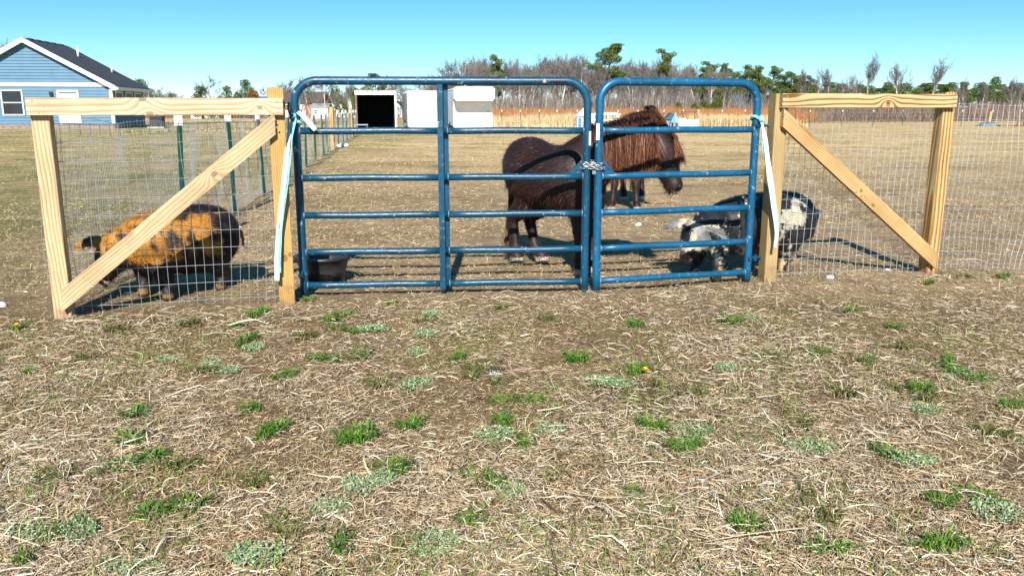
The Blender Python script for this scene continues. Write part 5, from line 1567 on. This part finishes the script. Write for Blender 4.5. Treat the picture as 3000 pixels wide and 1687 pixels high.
def make_cedar(seed, cA, cB, round_=False):
    rs = np.random.default_rng(seed); g = Geo(); g.tube([(0, 0, -.02), (.01, 0, .5), (0, 0, .95)], [.025, .018, .005], 7)
    cen, rad = [], []
    for k in range(34):
        t = rs.uniform(.06, .95); r = (math.sin(math.pi * min(.98, t * .8 + .2)) * .42 if round_ else (1 - t) * .34 + .03); a = rs.uniform(0, 6.28)
        cen.append((math.cos(a) * r * .8, math.sin(a) * r * .8, t)); rad.append(.10 * rs.uniform(.6, 1.2) * (1.25 if round_ else 1))
    V, Fc, C = clumps(rs, cen, rad, 18000, .024, cA, cB, 1.0)
    tr = g.mesh('trunk', True, np.tile([.15, .11, .085], (g.n, 1))); cr = mesh_np('crown', V, Fc, C)
    tr.materials.append(M['bark']); cr.materials.append(M['grass']); return tr, cr

PROTO = {}
for i in range(5): PROTO['tall', i] = make_bare(100 + i, 12, 'tall')
for i in range(4): PROTO['wide', i] = make_bare(200 + i, 10, 'wide')
for i in range(2): PROTO['vase', i] = make_bare(300 + i, 11, 'vase')
for i in range(3): PROTO['pine', i] = make_pine(400 + i, False)
for i in range(2): PROTO['bpine', i] = make_pine(420 + i, True)
PROTO['cedar', 0] = make_cedar(500, (.055, .075, .020), (.13, .13, .035))
PROTO['round', 0] = make_cedar(501, (.045, .085, .022), (.11, .15, .035), True)
PROTO['rust', 0] = make_cedar(502, (.20, .07, .02), (.30, .13, .03), True)
PROTO['green', 0] = make_cedar(503, (.055, .085, .015), (.13, .15, .02), True)
rt_ = random.Random(77)
def tree(name, label, cat, kind, px, py_top, Y, group=None, wide=1.0, lean=0.0, base=0.0):
    top = P(px, py_top, Y); h = top[2] - base
    tr, cr = PROTO[kind]
    r = thing(name, label, cat, (top[0], Y, base), group)
    Mx = Matrix.Translation((top[0], Y, base)) @ Matrix.Rotation(lean, 4, 'Y') @ Matrix.Rotation(rt_.uniform(0, 6.28), 4, 'Z') @ Matrix.Diagonal((h * wide, h * wide, h, 1))
    link('trunk', tr, None, r, Mx); link('crown', cr, None, r, Mx)
    return r
GW = 'bare trees of the wood behind the field'
def profile(px):
    xs = [1290, 1330, 1400, 1440, 1500, 1560, 1620, 1690, 1740, 1800, 1860, 1920, 1990, 2060, 2120, 2180, 2240]
    ys = [215, 185, 150, 168, 172, 165, 160, 145, 178, 180, 165, 160, 175, 195, 205, 215, 225]
    return np.interp(px, xs, ys)
LW = 'bare grey deciduous tree crowded in the wood behind the rusty grass'
px = 1275
while px < 2235:
    Y = rt_.uniform(128, 185)
    k = ('tall', rt_.randrange(5)) if rt_.random() < .68 else ('wide', rt_.randrange(4))
    beh = 'overhanging truck box' if px < 1445 else 'tall rusty grass' if px < 1690 else 'white chicken coop' if px < 1815 else 'ponies' if px < 1945 else 'kennel and tarp shelter' if px < 2050 else 'far field fence'
    LW = ('narrow' if k[0] == 'tall' else 'spreading') + ' bare grey tree ' + ('at the front of' if Y < 145 else 'deep in') + ' the wood behind the ' + beh
    tree('bare_tree', LW, 'tree', k, px, profile(px) + rt_.uniform(-6, 34), Y, GW, rt_.uniform(.8, 1.15))
    px += rt_.uniform(5, 11)
# pale straight trunks at the wood's edge
for px in (1455, 1500, 1520, 1540, 1556, 1597, 1625, 1760, 1783, 1825, 1862, 1900, 1930, 1952, 1985, 2010, 2088, 2130):
    tree('bare_tree', 'slender bare tree with straight white trunk at the edge of the wood', 'tree', ('tall', rt_.randrange(5)), px + rt_.uniform(-3, 3), rt_.uniform(185, 225), rt_.uniform(116, 124), 'pale trunked trees at the edge of the wood', .75)
GP = 'pines among the bare wood'
tree('pine_tree', 'broad flat topped pine towering over the bare wood', 'tree', ('bpine', 0), 1795, 131, 122, GP, 1.15)
tree('pine_tree', 'tall narrow pine standing between bare crowns of the wood', 'tree', ('pine', 0), 1955, 141, 126, GP, .95)
tree('pine_tree', 'single dark pine above the overhanging truck box', 'tree', ('pine', 1), 1447, 162, 120, GP, .9)
for px, py in ((2085, 178), (2125, 186), (2150, 200), (2172, 192), (2205, 202), (2240, 195), (2272, 191), (2300, 208), (2325, 214), (2350, 224), (2368, 222)):
    tree('pine_tree', 'dense green pine in the row beside the teal roofed house', 'tree', ('pine', rt_.randrange(3)), px, py, rt_.uniform(118, 140), 'row of pines at the end of the wood', rt_.uniform(1.0, 1.3))
for px, py in ((2098, 232), (2140, 240), (2165, 236), (2192, 246), (2222, 240), (2252, 236), (2288, 244), (2312, 246), (2338, 250), (2362, 252), (2385, 256)):
    tree('pine_tree', 'bushy young pine filling in below the row beside the teal roofed house', 'tree', ('round', 0), px, py, rt_.uniform(124, 140), 'young pines below the row', rt_.uniform(.9, 1.2))
for px, py in ((1560, 205), (1660, 212), (2025, 205), (1890, 218), (2060, 198), (2108, 205), (1845, 200), (1335, 215)):
    tree('pine_tree', 'small dark pine half hidden among the bare crowns of the wood', 'tree', ('pine', rt_.randrange(3)), px, py, 150, GP, 1.1)
tree('pine_tree', 'dark pine showing above the open truck box', 'tree', ('bpine', 1), 1103, 219, 125, GP, 1.2)
tree('pine_tree', 'small pine with rounded crown above the blue roofed building', 'tree', ('round', 0), 716, 237, 112, GP, .85)
tree('cedar_tree', 'small pointed cedar left of the rounded pine', 'tree', ('cedar', 0), 661, 250, 112, None, 1.0)
tree('cedar_tree', 'leaning olive cedar below the round bare tree', 'tree', ('cedar', 0), 588, 252, 110, None, 1.5)
tree('shrub', 'rusty orange shrub beside the rounded pine', 'shrub', ('rust', 0), 742, 267, 108, None, .9)
tree('bare_tree', 'round crowned bare tree standing alone above the left timber rail', 'tree', ('wide', 1), 611, 217, 120, None, 1.0)
for px, py, Y in ((905, 214, 95), (950, 212, 100), (868, 228, 110)):
    tree('bare_tree', 'spreading bare tree behind the orange brick house', 'tree', ('wide', 2 if px > 900 else 3), px, py, Y, 'spreading bare trees left of the open truck box', 1.1)
for px, py in ((985, 240), (1030, 236), (1060, 246)):
    tree('ivy_tree', 'olive ivy clad tree left of the open truck box', 'tree', ('green', 0), px, py + 14, 112, 'ivy clad trees left of the open truck box', .75)
for px, py in ((1018, 238), (972, 262)):
    tree('bare_tree', 'white limbed bare tree before the ivy clad trees', 'tree', ('tall', 1), px, py, 104, 'white limbed trees left of the open truck box', .8)
for px, py in ((1130, 228), (1160, 214), (1195, 222), (1240, 208), (1270, 226), (1215, 232), (1180, 240)):
    tree('bare_tree', 'grey bare tree behind the open truck box and white trailer', 'tree', ('wide', rt_.randrange(4)), px, py, rt_.uniform(125, 150), 'bare trees behind the trailers', 1.0)
for px, py, kd, wd, ln in ((2555, 142, ('vase', 0), .75, .0), (2640, 176, ('tall', 2), .9, 0), (2738, 152, ('vase', 1), .9, .22), (2500, 215, ('tall', 0), .9, 0), (2515, 213, ('wide', 0), .7, 0), (2425, 188, ('tall', 3), .9, 0), (2395, 200, ('wide', 2), .7, 0), (2352, 190, ('tall', 4), .8, 0), (2465, 232, ('tall', 1), .7, 0)):
    lab = {2555: 'tall lone bare tree with vase shaped crown above the golden rail', 2738: 'leaning bare tree swept over to the right above the golden rail', 2640: 'fine twigged bare tree between the vase shaped and leaning trees'}.get(px, 'small bare tree rising over low pines above the golden rail')
    tree('bare_tree', lab, 'tree', kd, px, py, 118, 'bare trees above the golden rail', wd, ln)
for px, py in ((2832, 222), (2975, 218), (2992, 236), (2880, 232), (2815, 258), (2950, 300)):
    tree('bare_tree', 'thin bare tree above the scrub by the far right wire', 'tree', ('tall', rt_.randrange(5)), px, py, 105, 'thin bare trees by the far right wire', .8)
tree('pine_tree', 'large rounded pine over the scrub beyond the right wire', 'tree', ('round', 0), 2915, 230, 115, None, .85)
px = 2385
while px < 3030:
    tree('pine_tree', 'low distant pine on the skyline right of the wood', 'tree', ('round', 0) if rt_.random() < .5 else ('bpine', rt_.randrange(2)), px, rt_.uniform(243, 262), rt_.uniform(150, 175), 'low skyline pines right of the wood', rt_.uniform(1.1, 1.6))
    px += rt_.uniform(16, 26)
for px, py in ((470, 280), (512, 284), (540, 286), (575, 280), (636, 276), (690, 284), (775, 250), (795, 236), (815, 244), (838, 226), (850, 250), (780, 272), (1000, 262), (1085, 246)):
    tree('bare_tree', 'low grey bare tree between the blue house and the open truck box', 'tree', ('wide', rt_.randrange(4)), px, py, rt_.uniform(125, 150), 'low bare trees beyond the left field', 1.25)
for px, py in ((428, 233), (412, 248), (455, 252), (480, 262), (500, 268), (470, 272), (530, 274), (560, 280)):
    tree('bare_tree', 'low grey bare tree on the skyline behind the blue house', 'tree', ('wide', rt_.randrange(4)), px, py, rt_.uniform(120, 150), 'skyline trees behind the blue house', 1.2)
for px, py in ((405, 236), (440, 262), (505, 276)):
    tree('pine_tree', 'dim pine on the skyline behind the blue house', 'tree', ('round', 0), px, py, 150, 'skyline pines behind the blue house', 1.0)
tree('bare_tree', 'bare twigs rising behind the far side of the blue house', 'tree', ('wide', 3), 2, 112, 75, None, .7)
for px, py in ((1345, 318), (1985, 305), (2035, 308), (2060, 300), (2100, 288), (1885, 318), (1750, 318)):
    tree('shrub', 'bright green shrub at the foot of the bare wood', 'shrub', ('green', 0), px, py - 6, 112, 'green shrubs at the foot of the wood', .9)

# undergrowth of the wood: one mass of thin stems and twigs
def blades(n, xy, h, w, cols, lean=.25, seed=0, z0=0.0):
    rr = np.random.default_rng(seed)
    b = np.column_stack([xy, np.full(n, z0)]); a = rr.uniform(0, math.pi, n)
    s = np.column_stack([np.cos(a), np.sin(a) * .5, np.zeros(n)]) * np.asarray(w).reshape(-1, 1)
    ln = rr.normal(0, lean, (n, 2)); hh = np.asarray(h).reshape(-1, 1)
    m = b + np.column_stack([ln * hh * .3, hh[:, 0] * .55]); t = b + np.column_stack([ln * hh, hh[:, 0] * (1 - .2 * np.abs(ln[:, 0]))])
    V = np.stack([b - s, b + s, m + s * .7, m - s * .7, t], 1).reshape(-1, 3); k = np.arange(n)[:, None] * 5
    Fc = np.concatenate([k + [0, 1, 2], k + [0, 2, 3], k + [3, 2, 4]], 0)
    return V, Fc, np.repeat(cols, 5, 0)
n = 30000
Y = RNG.uniform(112, 190, n); PXs = RNG.uniform(1240, 2260, n); X = (PXs - CX) / F * Y * .98
hh = RNG.uniform(1.0, 5.0, n) * (.5 + .8 * vnoise(np.column_stack([X, Y, 0 * X]), .12, 5)); c = np.array([.185, .155, .135]) * RNG.uniform(.5, 1.5, (n, 1))
Vb, Fb, Cb = blades(n, np.column_stack([X, Y]), hh, RNG.uniform(.02, .06, n), c, .22, 1)
tag(link('undergrowth', mesh_np('undergrowth', Vb, Fb, Cb), M['bark']), 'grey brown undergrowth filling the bare wood', 'undergrowth', kind='stuff')
n = 14000
Y = RNG.uniform(85, 125, n); PXs = RNG.uniform(2230, 3060, n); X = (PXs - CX) / F * Y * .98
hh = RNG.uniform(.8, 2.6, n) * (.4 + vnoise(np.column_stack([X, Y, 0 * X]), .25, 6)); c = np.array([.175, .125, .10]) * RNG.uniform(.5, 1.5, (n, 1))
Vb, Fb, Cb = blades(n, np.column_stack([X, Y]), hh, RNG.uniform(.015, .04, n), c, .35, 2)
tag(link('scrub', mesh_np('scrub', Vb, Fb, Cb), M['bark']), 'purplish brown scrub along the far right field edge', 'scrub', kind='stuff')
n = 7000
Y = RNG.uniform(110, 150, n); PXs = RNG.uniform(390, 900, n); X = (PXs - CX) / F * Y * .98
hh = RNG.uniform(.8, 2.4, n) * (.4 + vnoise(np.column_stack([X, Y, 0 * X]), .2, 7)); c = np.array([.19, .13, .11]) * RNG.uniform(.5, 1.5, (n, 1))
Vb, Fb, Cb = blades(n, np.column_stack([X, Y]), hh, RNG.uniform(.02, .05, n), c, .35, 3)
tag(link('scrub', mesh_np('scrub', Vb, Fb, Cb), M['bark']), 'low brown scrub on the skyline behind the blue house', 'scrub', kind='stuff')

# tall dry grass: pale in front, rusty behind
n = 175000
Y = 54 + 62 * RNG.random(n) ** 1.5; X = RNG.uniform(-.035, .66, n) * Y + RNG.normal(0, .5, n)
keep = (X / Y < .30 + RNG.normal(0, .02, n)) | (Y > 62 + np.clip(X / Y - .30, 0, .1) * 320)
X, Y = X[keep], Y[keep]; n = len(X)
pn = vnoise(np.column_stack([X, Y, 0 * X]), .16, 8); pn2 = vnoise(np.column_stack([X, Y, 0 * X]), .6, 9)
rusty = (Y > 57 + 9 * pn + np.clip(X - 12, 0, 30) * .45)
right = X / Y > .36
hh = np.where(rusty, RNG.uniform(.7, 1.4, n), RNG.uniform(.4, .95, n)) * (.6 + .7 * pn2); hh = np.where(right, hh * np.where(rusty, .8, .5), hh)
pale = np.array([.49, .38, .215]); rust = np.array([.34, .155, .058]); rd = np.array([.23, .16, .105])
c = np.where(rusty[:, None], np.where(right[:, None], rd, rust), pale) * RNG.uniform(.6, 1.4, (n, 1))
Vb, Fb, Cb = blades(n, np.column_stack([X, Y]), hh, RNG.uniform(.010, .028, n), c, .22, 4)
tag(link('tall_grass', mesh_np('tall_grass', Vb, Fb, Cb), M['straw']), 'tall dry grass, pale in front and rusty orange behind', 'grass', kind='stuff')
# far fields on the left
n = 22000
Y = RNG.uniform(42, 110, n); X = RNG.uniform(-.48, -.05, n) * Y; keep = X < sideX(Y) + 1.0
keep &= ~((X < -19) & (X > -40) & (Y > 45) & (Y < 66))
X, Y = X[keep], Y[keep]; n = len(X); pn2 = vnoise(np.column_stack([X, Y, 0 * X]), .22, 9)
c = np.where((pn2 > .62)[:, None], np.array([.10, .11, .035]), np.array([.40, .29, .15])) * RNG.uniform(.6, 1.4, (n, 1))
Vb, Fb, Cb = blades(n, np.column_stack([X, Y]), RNG.uniform(.05, .16, n), RNG.uniform(.010, .03, n), c, .5, 5)
tag(link('field_grass', mesh_np('field_grass', Vb, Fb, Cb), M['straw']), 'short dry grass of the far left field', 'grass', kind='stuff')

# ------------------------------------------------------------------ straw and grass near the camera
def straws(n, Y, X, length, width, cols, zl, seed, upr=.0, flat=.12):
    rr = np.random.default_rng(seed); a = rr.uniform(0, 2 * math.pi, n)
    el = rr.normal(0, flat, n); up = rr.random(n) < upr; el[up] = rr.uniform(.5, 1.4, up.sum())
    d = np.column_stack([np.cos(a) * np.cos(el), np.sin(a) * np.cos(el), np.sin(el)]); L = length.reshape(-1, 1)
    z = zg(X, Y) + zl + .004
    p = np.column_stack([X, Y, z]); p[up, 2] = zg(X[up], Y[up])
    bend = rr.normal(0, .16, (n, 3)) * L; bend[:, 2] = np.abs(bend[:, 2]) * .5
    s = np.column_stack([-np.sin(a), np.cos(a), rr.normal(0, .5, n)]) * width.reshape(-1, 1) * .5
    lo = np.where(up[:, None], 0.0, -.5); q0 = p + d * L * lo; q3 = q0 + d * L
    q1 = q0 + d * L * .33 + bend * .8; q2 = q0 + d * L * .66 + bend
    for q in (q0, q1, q2, q3): q[:, 2] = np.maximum(q[:, 2], zg(q[:, 0], q[:, 1]) + .0015)
    V = np.stack([q0 - s, q0 + s, q1 - s, q1 + s, q2 - s * .9, q2 + s * .9, q3 - s * .4, q3 + s * .4], 1).reshape(-1, 3)
    k = np.arange(n)[:, None] * 8
    Fc = np.concatenate([k + [0, 1, 3, 2], k + [2, 3, 5, 4], k + [4, 5, 7, 6]], 0)
    return V, Fc, np.repeat(cols, 8, 0)
def straw_cols(n, rr):
    k = rr.random((n, 1)); c = np.where(k < .42, [.47, .365, .235], np.where(k < .74, [.64, .555, .42], np.where(k < .87, [.31, .205, .11], [.10, .062, .036])))
    return c * rr.uniform(.6, 1.35, (n, 1))
def area(n, y0, y1, rr, pw=1.0):
    # more pieces where they show larger
    u = rr.random(n); Y = (y0 ** -pw + u * (y1 ** -pw - y0 ** -pw)) ** (-1 / pw)
    X = rr.uniform(-1, 1, n) * (Y * .70 + .9); return X, Y
rr = np.random.default_rng(5)
parts_ = []
N1 = 290000
X, Y = area(N1, 1.2, 7.2, rr, .6)
P3 = np.column_stack([X, Y, 0 * X]); dens = .10 + 1.0 * np.clip((vnoise(P3, 1.7, 21) * .6 + vnoise(P3, 4.5, 23) * .4 - .30) * 2.6, 0, 1) * (.35 + .9 * vnoise(P3, .6, 22))
behind = Y > FENCE(X) - .05
dens = np.where(behind, dens * .22, dens); edge = np.exp(-((Y - FENCE(X) + .22) / .16) ** 2); dens += edge * .5
keep = rr.random(N1) < dens; X, Y = X[keep], Y[keep]; n = len(X)
L = rr.gamma(3.0, .0112, n) + .012; big_ = rr.random(n) < .013; L[big_] *= 2.4
V1, F1, C1 = straws(n, Y, X, L, rr.uniform(.0012, .0028, n) * np.where(big_, 1.5, 1), straw_cols(n, rr), rr.gamma(1.2, .004, n), 6, .018, .13)
V2, F2, C2 = None, None, None
tag(link('straw', mesh_np('straw', V1, F1, C1), M['straw']), 'dry broken straw lying thick over the ground before the gate', 'straw', kind='stuff')
# thin matted thatch, very small pieces
N2 = 230000
X, Y = area(N2, 1.2, 6.5, rr, .5); P3 = np.column_stack([X, Y, 0 * X]); keep = (vnoise(P3, 2.6, 31) > .27) & (rr.random(N2) < np.where(Y > FENCE(X), .35, 1)); X, Y = X[keep], Y[keep]; n = len(X)
c = np.where(rr.random((n, 1)) < .6, [.50, .37, .215], [.36, .25, .14]) * rr.uniform(.55, 1.4, (n, 1))
V1, F1, C1 = straws(n, Y, X, rr.uniform(.012, .035, n), rr.uniform(.001, .0024, n), c, rr.uniform(0, .006, n), 8, .02, .25)
tag(link('thatch', mesh_np('thatch', V1, F1, C1), M['straw']), 'fine tan thatch between the straw', 'straw', kind='stuff')
# dead grass over the pasture behind the gate
N3 = 260000
X, Y = area(N3, 5.2, 46, rr, .75); P3 = np.column_stack([X, Y, 0 * X])
k1 = vnoise(P3 * [.5, 1.3, 1], .55, 41); k2 = vnoise(P3 * [.5, 1.4, 1], 1.6, 42)
keep = (Y > FENCE(X)) & (rr.random(N3) < np.clip((k1 * .7 + k2 * .5 - .38) * 3.2, .10, 1) * np.clip((Y - 4.5) / 5, .35, 1)); X, Y = X[keep], Y[keep]; k1 = k1[keep]; n = len(X)
left = X < sideX(Y)
gp = rr.random(n) < np.where(left, .55, .16)
c = np.where(gp[:, None], [.13, .145, .045], np.where(rr.random((n, 1)) < .6, [.52, .40, .23], [.40, .29, .155])) * rr.uniform(.75, 1.25, (n, 1))
V1, F1, C1 = straws(n, Y, X, (rr.uniform(.02, .075, n)) * (.6 + Y * .022), (.0014 + .00022 * Y) * rr.uniform(.6, 1.3, n), c, rr.uniform(0, .006, n), 9, .16, .2)
tag(link('pasture_grass', mesh_np('pasture_grass', V1, F1, C1), M['straw']), 'short dead grass and straw scattered over the pasture', 'grass', kind='stuff')

# green tufts ----------------------------------------------------------------------------
def tuft_mesh(seed, nb, R, H, cA, cB):
    rs = np.random.default_rng(seed); V, Fc, C = [], [], []
    cen = [(0, 0, 1.0)] + [(rs.normal(0, R * .55), rs.normal(0, R * .4), rs.uniform(.35, .8)) for _ in range(rs.integers(1, 4))]
    for k in range(nb):
        a = rs.uniform(0, 6.28); cc_ = cen[rs.integers(len(cen))]; r = R * .42 * cc_[2] * math.sqrt(rs.random()); b = np.array([cc_[0] + math.cos(a) * r, cc_[1] + math.sin(a) * r, -.004])
        a2 = a + rs.normal(0, .5); out = rs.uniform(.3, 1.1); L = H * rs.uniform(.45, 1.3) * (.5 + .5 * cc_[2]); o = np.array([math.cos(a2), math.sin(a2), 0])
        w = rs.uniform(.0014, .003); s = np.array([-math.sin(a2), math.cos(a2), 0]) * w
        p1 = b + o * L * .3 * out + [0, 0, L * .55]; p2 = b + o * L * .75 * out + [0, 0, L * (.85 - .15 * out)]; p3 = b + o * L * 1.2 * out + [0, 0, L * (.95 - .55 * out)]
        i = len(V); V += [b - s, b + s, p1 - s, p1 + s, p2 - s * .8, p2 + s * .8, p3]; Fc += [(i, i + 1, i + 3, i + 2), (i + 2, i + 3, i + 5, i + 4), (i + 4, i + 5, i + 6)]
        t = rs.random(); c = (np.array(cA) * (1 - t) + np.array(cB) * t) * rs.uniform(.7, 1.3); C += [c * .7, c * .7, c, c, c * 1.1, c * 1.1, c * 1.2]
    return mesh_np('grass_tuft', np.array(V), Fc, np.array(C))
def weed_mesh(seed, nl, R):
    rs = np.random.default_rng(seed); V, Fc, C = [], [], []
    for k in range(nl):
        r_ = R * .8 * math.sqrt(rs.random()); t_ = rs.uniform(0, 6.28); cx_, cy_ = r_ * math.cos(t_), r_ * math.sin(t_); a = rs.uniform(0, 6.28); L = rs.uniform(.007, .017); w = L * .26; el = rs.uniform(.1, .9)
        o = np.array([math.cos(a) * math.cos(el), math.sin(a) * math.cos(el), math.sin(el)]); s = np.array([-math.sin(a), math.cos(a), 0]) * w
        b = np.array([cx_, cy_, rs.uniform(.0, .02)]); m = b + o * L * .55 + [0, 0, .004]; t = b + o * L
        i = len(V); V += [b, m - s, m + s, t - s * .5, t + s * .5]; Fc += [(i, i + 2, i + 1), (i + 1, i + 2, i + 4, i + 3)]
        c = np.array([.33, .41, .25]) * rs.uniform(.45, 1.3) if rs.random() < .62 else np.array([.16, .27, .08]) * rs.uniform(.7, 1.3); C += [c] * 5
    return mesh_np('weed', np.array(V), Fc, np.array(C))
TM = [tuft_mesh(600 + i, 130, .10, .044, (.030, .085, .010), (.105, .195, .024)) for i in range(7)] + [tuft_mesh(610 + i, 120, .11, .05, (.05, .07, .015), (.14, .14, .04)) for i in range(2)]
WM_ = [weed_mesh(650 + i, 330, .085) for i in range(3)]
for m_ in TM + WM_: m_.materials.append(M['grass'])
green = [(663,790),(590,825),(610,868),(720,945),(835,905),(850,830),(985,770),(1265,778),(1440,905),(905,878),(1270,1008),(1035,1068),(1270,1057),(895,1105),(985,1175),(1010,1185),(1330,1100),(1200,1200),(330,1110),(340,1042),(620,1030),(1195,1305),(470,1278),(865,1380),(1600,940),(1590,825),(1720,1125),(1590,1237),(2145,780),(2330,720),(2380,910),(2470,950),(2320,985),(2190,905),(2230,1150),(2370,1270),(2370,1375),(1885,1330),(2060,890),(2540,1020),(2450,1250),(690,1085),(45,830),(75,940),(60,1415),(180,1330),(780,760),(2090,1380),(1150,905),(870,800),(2520,700),(2250,820),(1840,815),(640,800),(735,930),(915,1095),(870,1110),(1455,912),(2390,925),(2455,955),(700,1080),(1640,1080),(300,1180),(1350,1010)]
olive = [(480,820),(220,905),(500,935),(1190,930),(1215,945),(1640,930),(2000,1065),(2260,870),(2420,700),(740,1320),(640,1210),(960,960),(290,835),(1370,810),(1730,990),(2110,990),(2480,1090),(2050,1290),(150,1200),(1060,810),(760,850),(1950,905),(2300,1000),(430,1180)]
silver = [(1070,845),(1085,800),(940,830),(530,915),(420,910),(1045,970),(1385,1078),(1825,930),(2030,1130),(2060,1125),(2300,1165),(1750,1085),(2330,1040),(70,1340),(620,1400),(650,1405),(1100,1370),(1290,1235),(330,1430),(830,1280),(640,880),(1890,805),(1050,885),(1550,970),(1520,965),(2420,940),(200,1340),(2500,1290),(960,1210),(900,1225),(1240,1090),(560,930)]
rq = random.Random(9)
def where(p):
    u = p[0] / p[1]; dpt_ = FENCE(p[0]) - p[1]
    a = 'pale timber panel' if u < -.27 else 'wide teal gate' if u < .06 else 'narrow blue gate' if u < .29 else 'golden timber panel'
    return ('close to the foot of the ' if dpt_ < .55 else 'a step out from the ' if dpt_ < 1.5 else 'well out from the ') + a
def scatter(lst, meshes, name, label, cat, group, s0, s1):
    for (x, y) in lst:
        p = G(x * 1.1646, y * 1.1646)
        Mx = Matrix.Translation((p[0], p[1], float(zg(np.array([p[0]]), np.array([p[1]]))[0]) + .002)) @ Matrix.Rotation(rq.uniform(0, 6.28), 4, 'Z') @ Matrix.Diagonal((rq.uniform(s0, s1) * 1.15, rq.uniform(s0, s1), rq.uniform(s0, s1), 1))
        o = bpy.data.objects.new(name, rq.choice(meshes)); COL.objects.link(o); o.matrix_basis = Mx
        tag(o, label + ' ' + where(p), cat, group)
scatter(green, TM[:7], 'grass_tuft', 'bright green grass tuft in dry straw', 'grass tuft', 'green tufts in the straw', .5, 1.3)
scatter(olive, TM[7:], 'grass_tuft', 'dull olive tuft of dying grass', 'grass tuft', 'olive tufts in the straw', .7, 1.2)
scatter(silver, WM_, 'silvery_weed', 'pale silvery green low weed', 'weed', 'silvery weeds in the straw', .55, 1.15)
# small fill of green bits nobody could count
n = 60000
X, Y = area(n, 1.5, 6.0, rr, .5); P3 = np.column_stack([X, Y, 0 * X]); keep = (vnoise(P3, 2.2, 51) * .6 + vnoise(P3, 7, 52) * .4 > .57) & (Y < FENCE(X) + .1); X, Y = X[keep], Y[keep]; n = len(X)
Vb, Fb, Cb = blades(n, np.column_stack([X, Y]), rr.uniform(.014, .042, n), rr.uniform(.0013, .0028, n), np.where(rr.random((n, 1)) < .5, [.10, .17, .03], [.15, .13, .04]) * rr.uniform(.5, 1.5, (n, 1)), .8, 6)
Vb[:, 2] += zg(Vb[:, 0], Vb[:, 1])
tag(link('grass', mesh_np('grass', Vb, Fb, Cb), M['grass']), 'sparse green blades sprinkled among the straw', 'grass', kind='stuff')
# dandelions
M['yellow'] = plain('dandelion_yellow', (.80, .55, .01), .6, 0, .1, 90)
M['leaf'] = plain('leaf_green', (.09, .20, .03), .6, 0, .3, 60)
for (x, y, lab) in ((1621, 941, 'yellow dandelion flower in the straw before the chained uprights'), (45, 826, 'yellow dandelion in a green tuft left of the pale timber panel')):
    p = G(x * 1.1646, y * 1.1646 + 12); r = thing('dandelion', lab, 'flower', p)
    g = Geo(); g.tube([p + [0, 0, 0], p + [.004, 0, .02], p + [.002, -.004, .034]], .002, 6); link('stem', g.mesh('stem'), M['leaf'], r)
    g = Geo(); q = p + np.array([.002, -.006, .036])
    for k in range(44):
        a = k * 2.4; e = .25 + .9 * (k / 44); Lp = .017; d_ = np.array([math.cos(a) * math.cos(e), math.sin(a) * math.cos(e), math.sin(e)]); s_ = np.array([-math.sin(a), math.cos(a), 0]) * .0028
        g.add([q - s_, q + s_, q + d_ * Lp + s_, q + d_ * Lp - s_], [(0, 1, 2, 3)])
    link('petals', g.mesh('petals'), M['yellow'], r)
    for k in range(6):
        a = k * 1.05 + .3; d_ = np.array([math.cos(a), math.sin(a), .15]); s_ = np.array([-math.sin(a), math.cos(a), 0]) * .006; g = Geo()
        g.add([p, p + d_ * .03 + s_ + [0, 0, .008], p + d_ * .06 + [0, 0, .006], p + d_ * .03 - s_ + [0, 0, .008]], [(0, 1, 2, 3)]); link('leaf', g.mesh('leaf'), M['leaf'], r)
# white feather
p = G(1450, 1105); fe = thing('feather', 'fluffy white feather lying on the straw', 'feather', p); g = Geo(); rs9 = np.random.default_rng(2)
for k in range(60):
    a = rs9.uniform(0, 6.28); d_ = np.array([math.cos(a), math.sin(a), rs9.uniform(.1, .9)]) * rs9.uniform(.01, .03); s_ = np.array([-math.sin(a), math.cos(a), 0]) * .0012; b_ = p + np.append(rs9.normal(0, .008, 2), .012)
    g.add([b_ - s_, b_ + s_, b_ + d_], [(0, 1, 2)])
ob = link('barbs', g.mesh('barbs'), M['white'], fe); g = Geo(); g.tube([p + [-.03, 0, .012], p + [.0, .004, .018], p + [.035, .0, .014]], .0012, 5); link('quill', g.mesh('quill'), M['white'], fe)
